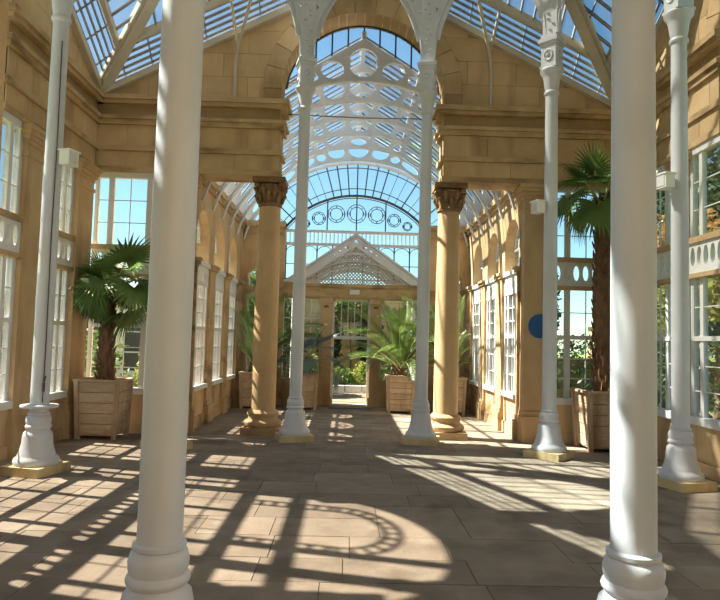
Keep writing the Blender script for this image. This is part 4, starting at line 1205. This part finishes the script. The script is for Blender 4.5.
feather_palm((2.18, 7.95, 0), .72, 11, 1.75, 'date palm with drooping fronds in the far right nave corner', .28, .11, 8, (45, 80), extra=((180, 55, 2.0), (-160, 65, 2.0), (0, 40, 1.5)))

# ------------------------------------------------------------------ outside
gnd = MB().add([(-120, -120, -.06), (120, -120, -.06), (120, 120, -.06), (-120, 120, -.06)], [(0,1,2,3)]).build('ground', M['grass'], kind='structure')
gnd['label'] = 'lawn around the conservatory'
m = MB().box(-1.4, 4.5, NY+.45, 16.5, -.058, -.02); o = m.build('garden_path', M['gravel'], kind='structure'); o['label'] = 'pale gravel path outside the end door'
def leaves(n, c, rad, size, rng, flat=False):
    m = MB()
    for i in range(n):
        while True:
            q = Vector((rng.uniform(-1, 1), rng.uniform(-1, 1), rng.uniform(-1, 1)))
            if q.length <= 1: break
        if rng.random() < .75: q = q.normalized()*rng.uniform(.72, 1.0)
        nz = 1+.28*noise.noise(q*2.2+Vector(c))
        p = Vector(c)+Vector((q.x*rad[0], q.y*rad[1], q.z*rad[2]))*nz
        a = Vector((rng.gauss(0, 1), rng.gauss(0, 1), rng.gauss(0, .6))).normalized(); b = a.orthogonal().normalized()
        b = (b*math.cos(rng.uniform(0, 6.28))+a.cross(b)*math.sin(rng.uniform(0, 6.28))); s = size*rng.uniform(.6, 1.3)
        m.add([p-a*s, p+b*s*.45, p+a*s, p-b*s*.45], [(0,1,2,3)])
    return m
def tree(x, y, h, rad, mat, label, name='tree', n=2600, size=.12, group=None, lift=.36):
    rng = random.Random(int(x*100+y*7)); t = thing(name, label, 'tree', (x, y, -.06), 0, group)
    MB().tube([(0, 0, 0), (.05, .03, h*.3), (-.04, .05, h*.6), (.02, 0, h*.85)], [.16*h/6, .12*h/6, .08*h/6, .03], 8).build('trunk', M['bark'], t)
    m = MB()
    for k in range(6):
        a = k*1.05; m.tube([(0, 0, h*.4), (math.cos(a)*rad*.5, math.sin(a)*rad*.5, h*(.55+.05*k))], [.05*h/6, .015], 5)
    m.build('branch', M['bark'], t)
    leaves(n, (0, 0, h*(1+lift)/2), (rad, rad, h*(1-lift)/2), size, rng).build('crown', mat, t)
def shrub(x, y, h, rad, mat, label, n=700, size=.07, group=None):
    rng = random.Random(int(x*100+y*11)); t = thing('shrub', label, 'shrub', (x, y, -.06), 0, group)
    m = MB()
    for k in range(5):
        a = k*1.26; m.tube([(0, 0, 0), (math.cos(a)*rad*.3, math.sin(a)*rad*.3, h*.6)], [.02, .008], 5)
    m.build('stem', M['bark'], t)
    leaves(n, (0, 0, h*.54), (rad, rad, h*.5), size, rng).build('foliage', mat, t)
# right side: dense trees close to the windows
tree(9.3, 10.8, 5.4, 1.7, M['copper'], 'copper-leaved tree seen through the far right wall window', n=3200)
tree(11.4, 13.0, 8.6, 2.4, M['tree_d'], 'large dark tree seen through the middle right wall window', n=5200, size=.15)
tree(8.1, 7.6, 4.4, 1.5, M['tree_y'], 'yellow-green tree outside the right wall windows', n=2800)
tree(12.0, 17.0, 8.4, 2.2, M['tree'], 'tall green tree behind the copper tree on the right', n=4200, size=.15)
tree(8.8, .5, 6.5, 2.2, M['tree_d'], 'unseen dark tree outside the near right wall, blocking sky light', n=2400)  # out of view, kept to block sky light from the right
for i, (x, y) in enumerate(((7.0, 3.4), (7.0, 1.8), (7.1, .2), (6.9, 5.0))):
    shrub(x, y, 1.9, .95, M['tree_d'] if i % 2 else M['tree'], ['green low shrub outside the far right wall window', 'dark low shrub outside the middle right wall window', 'green shrub further towards the viewpoint on the right', 'dark shrub at the right outer corner'][i], 900, .08)
# behind the back right window: hedge, house, a tree
hd = thing('hedge', 'clipped dark hedge seen through the back right window', 'hedge', (7.6, 11.6, -.06))
leaves(5200, (0, 0, .9), (3.1, .7, 1.1), .08, random.Random(5)).build('foliage', M['tree_d'], hd)
MB().box(-2.7, 2.7, -.35, .35, 0, 1.3).build('stem', M['bark'], hd)
tree(5.55, 12.6, 4.4, .62, M['tree_d'], 'narrow dark tree seen at the left of the back right window', n=2200, lift=.2)
shrub(5.0, 6.3, 1.15, .55, M['tree_y'], 'bright low shrub just outside the back right window', 800, .06)
shrub(6.3, 6.6, 1.35, .6, M['tree'], 'green low shrub outside the back right window', 800, .06)
hs = thing('house', 'distant brown brick house seen through the back right window', 'house', (22.3, 44, -.06))
MB().box(-2.5, 2.5, -2, 2, 0, 3.2).build('wall', M['redbrick'], hs)
MB().prism([(-2.8, 3.2), (2.8, 3.2), (0, 4.3)], -2.2, 2.2, lambda u, v, w_: (u, w_, v)).build('roof', M['slate'], hs)
for k in range(3): 
    f_ = MB().box(-1.9+k*1.4, -1.0+k*1.4, -2.05, -1.98, 1.3, 2.6).build('window', M['frame'], hs); MB().box(-1.85+k*1.4, -1.05+k*1.4, -2.07, -2.04, 1.35, 2.55).build('pane', M['darkwin'], f_)
# behind the back left window: a pale wing of the conservatory
wg = thing('conservatory_wing', 'pale wing with blue slate roof and white windows beyond the left windows', 'building', (-9.2, 13.5, -.06), R(12))
MB().box(-5, 5, -1.5, 1.5, 0, 2.7).build('wall', M['house'], wg)
MB().prism([(-1.8, 2.7), (1.8, 2.7), (0, 3.75)], -5.2, 5.2, lambda u, v, w_: (w_, u, v)).build('roof', M['slate'], wg)
MB().box(-5.1, 5.1, -1.72, -1.5, 2.6, 2.78).build('gutter', M['frame'], wg)
for k in range(7):
    x = -4.5+1.35*k
    f_ = MB().box(x-.08, x+1.0, -1.56, -1.49, .5, 2.4).build('window', M['frame'], wg)
    for a, b in ((.0, .44), (.48, .92)):
        for z0, z1 in ((.58, 1.1), (1.14, 1.7), (1.74, 2.32)): MB().box(x+a, x+b, -1.58, -1.55, z0, z1).build('pane', M['darkwin'], f_)
for i, (x, y, h, r_, mt, lb) in enumerate((
    (-5.3, 6.6, 1.7, .7, M['tree'], 'green shrub outside the back left window'), (-4.1, 7.2, 1.3, .55, M['tree_y'], 'yellow-green shrub outside the back left window'),
    (-6.6, 7.6, 2.0, .8, M['tree_d'], 'dark shrub outside the left corner'), (-7.2, 4.4, 1.5, .8, M['tree_d'], 'dark shrub outside the left wall window'),
    (-7.4, 2.2, 1.3, .7, M['tree_y'], 'bright shrub outside the middle left window'), (-3.9, 10.4, 1.7, .7, M['tree'], 'green shrub outside the narrow end window'),
    (-3.75, 5.9, 1.1, .3, M['tree'], 'small shrub against the nave on the left'))):
    shrub(x, y, h, r_, mt, lb, 900, .07)
wg2 = thing('garden_pavilion', 'pale garden building seen through the left wall windows', 'building', (-19, 3.5, -.06), R(75))
MB().box(-4, 4, -1.5, 1.5, 0, 3.2).build('wall', M['house'], wg2)
MB().prism([(-1.8, 3.2), (1.8, 3.2), (0, 4.3)], -4.2, 4.2, lambda u, v, w_: (w_, u, v)).build('roof', M['slate'], wg2)
for k in range(5):
    x = -3.4+1.4*k; f_ = MB().box(x-.08, x+1.0, -1.56, -1.49, .5, 2.7).build('window', M['frame'], wg2); MB().box(x, x+.92, -1.58, -1.55, .58, 2.62).build('pane', M['darkwin'], f_)
tree(-3.05, 12.6, 3.7, 1.15, M['tree'], 'green tree outside the narrow left end window, shading the path', n=3000, lift=.28)
# garden beyond the end door
gw = thing('garden_wall', 'sandy garden wall behind the climbing plants beyond the door', 'wall', (0, 15.2, -.06))
for r_ in range(7):
    for k in range(14):
        x = -5.6+.8*k+(.4 if r_ % 2 else 0); MB().box(x+.006, x+.794, random.uniform(-.01, .01), .3, .42*r_+.006, .42*(r_+1)-.006).build('stone_block', M['brickish'], gw)
MB().box(-5.7, 6.1, -.05, .35, 2.94, 3.06).build('coping', M['brickish'], gw)
for i in range(9):
    x = -1.2+.52*i
    tag(MB().box(x, x+.49, 12.9+.05*i, 13.1+.05*i, -.04, .20).build('edging_stone', M['frame']), 'white edging stone of the flower bed beyond the door, %s from the left' % ('first', 'second', 'third', 'fourth', 'fifth', 'sixth', 'seventh', 'eighth', 'ninth')[i], 'edging', 'white edging stones of the bed')
gardens = [(-1.1, 13.8, 1.1, .5, M['tree_y'], 'yellow-green plant in the bed at the left of the door view'), (-.35, 13.9, .8, .45, M['tree'], 'low green plant in the bed behind the door opening'),
    (.45, 14.0, .9, .45, M['tree_y'], 'yellow-green plant in the bed at the right of the door view'), (1.3, 14.0, 1.2, .55, M['tree'], 'green plant in the bed beyond the right side light'),
    (-2.1, 13.6, 1.9, .7, M['tree_d'], 'tall dark shrub beyond the left side light'), (2.4, 14.0, 1.5, .7, M['tree_y'], 'yellow-green shrub beyond the right side light'), (3.5, 13.2, 2.2, .9, M['tree_d'], 'dark shrub beyond the right narrow window')]
for g_ in gardens: shrub(*g_[:4], g_[4], g_[5], 900, .06)
def climber(x, z, rx, rz, mat, label, n=1400):
    t = thing('climbing_plant', label, 'climber', (x, 14.85, 0))
    MB().tube([(0, .1, -.05), (.05, .1, 1.0), (-.05, .1, z)], [.04, .03, .015], 6).build('stem', M['bark'], t)
    leaves(n, (0, -.1, z), (rx, .28, rz), .08, random.Random(int(x*31+9))).build('foliage', mat, t)
climber(-.75, 1.5, .45, .85, M['tree_d'], 'dark climbing plant left in the door view')
climber(.60, 1.6, .42, .9, M['tree_d'], 'dark climbing plant right in the door view')
climber(-.05, 2.55, .8, .4, M['tree'], 'green climbing plant above the door view')
climber(-2.3, 1.7, .6, .9, M['tree'], 'green climbing plant beyond the left side light')
climber(2.1, 1.8, .7, 1.0, M['tree_y'], 'yellow-green climbing plant beyond the right side light')
tree(-2.9, 17.0, 3.9, 1.2, M['tree_y'], 'yellow-green tree behind the garden wall on the left', n=1800, lift=.3)
tree(2.6, 17.2, 3.9, 1.3, M['tree_d'], 'dark tree behind the garden wall on the right', n=1800, lift=.3)
tree(.2, 17.5, 3.7, 1.1, M['tree_y'], 'yellow-green tree behind the garden wall in the middle', n=1800, lift=.3)
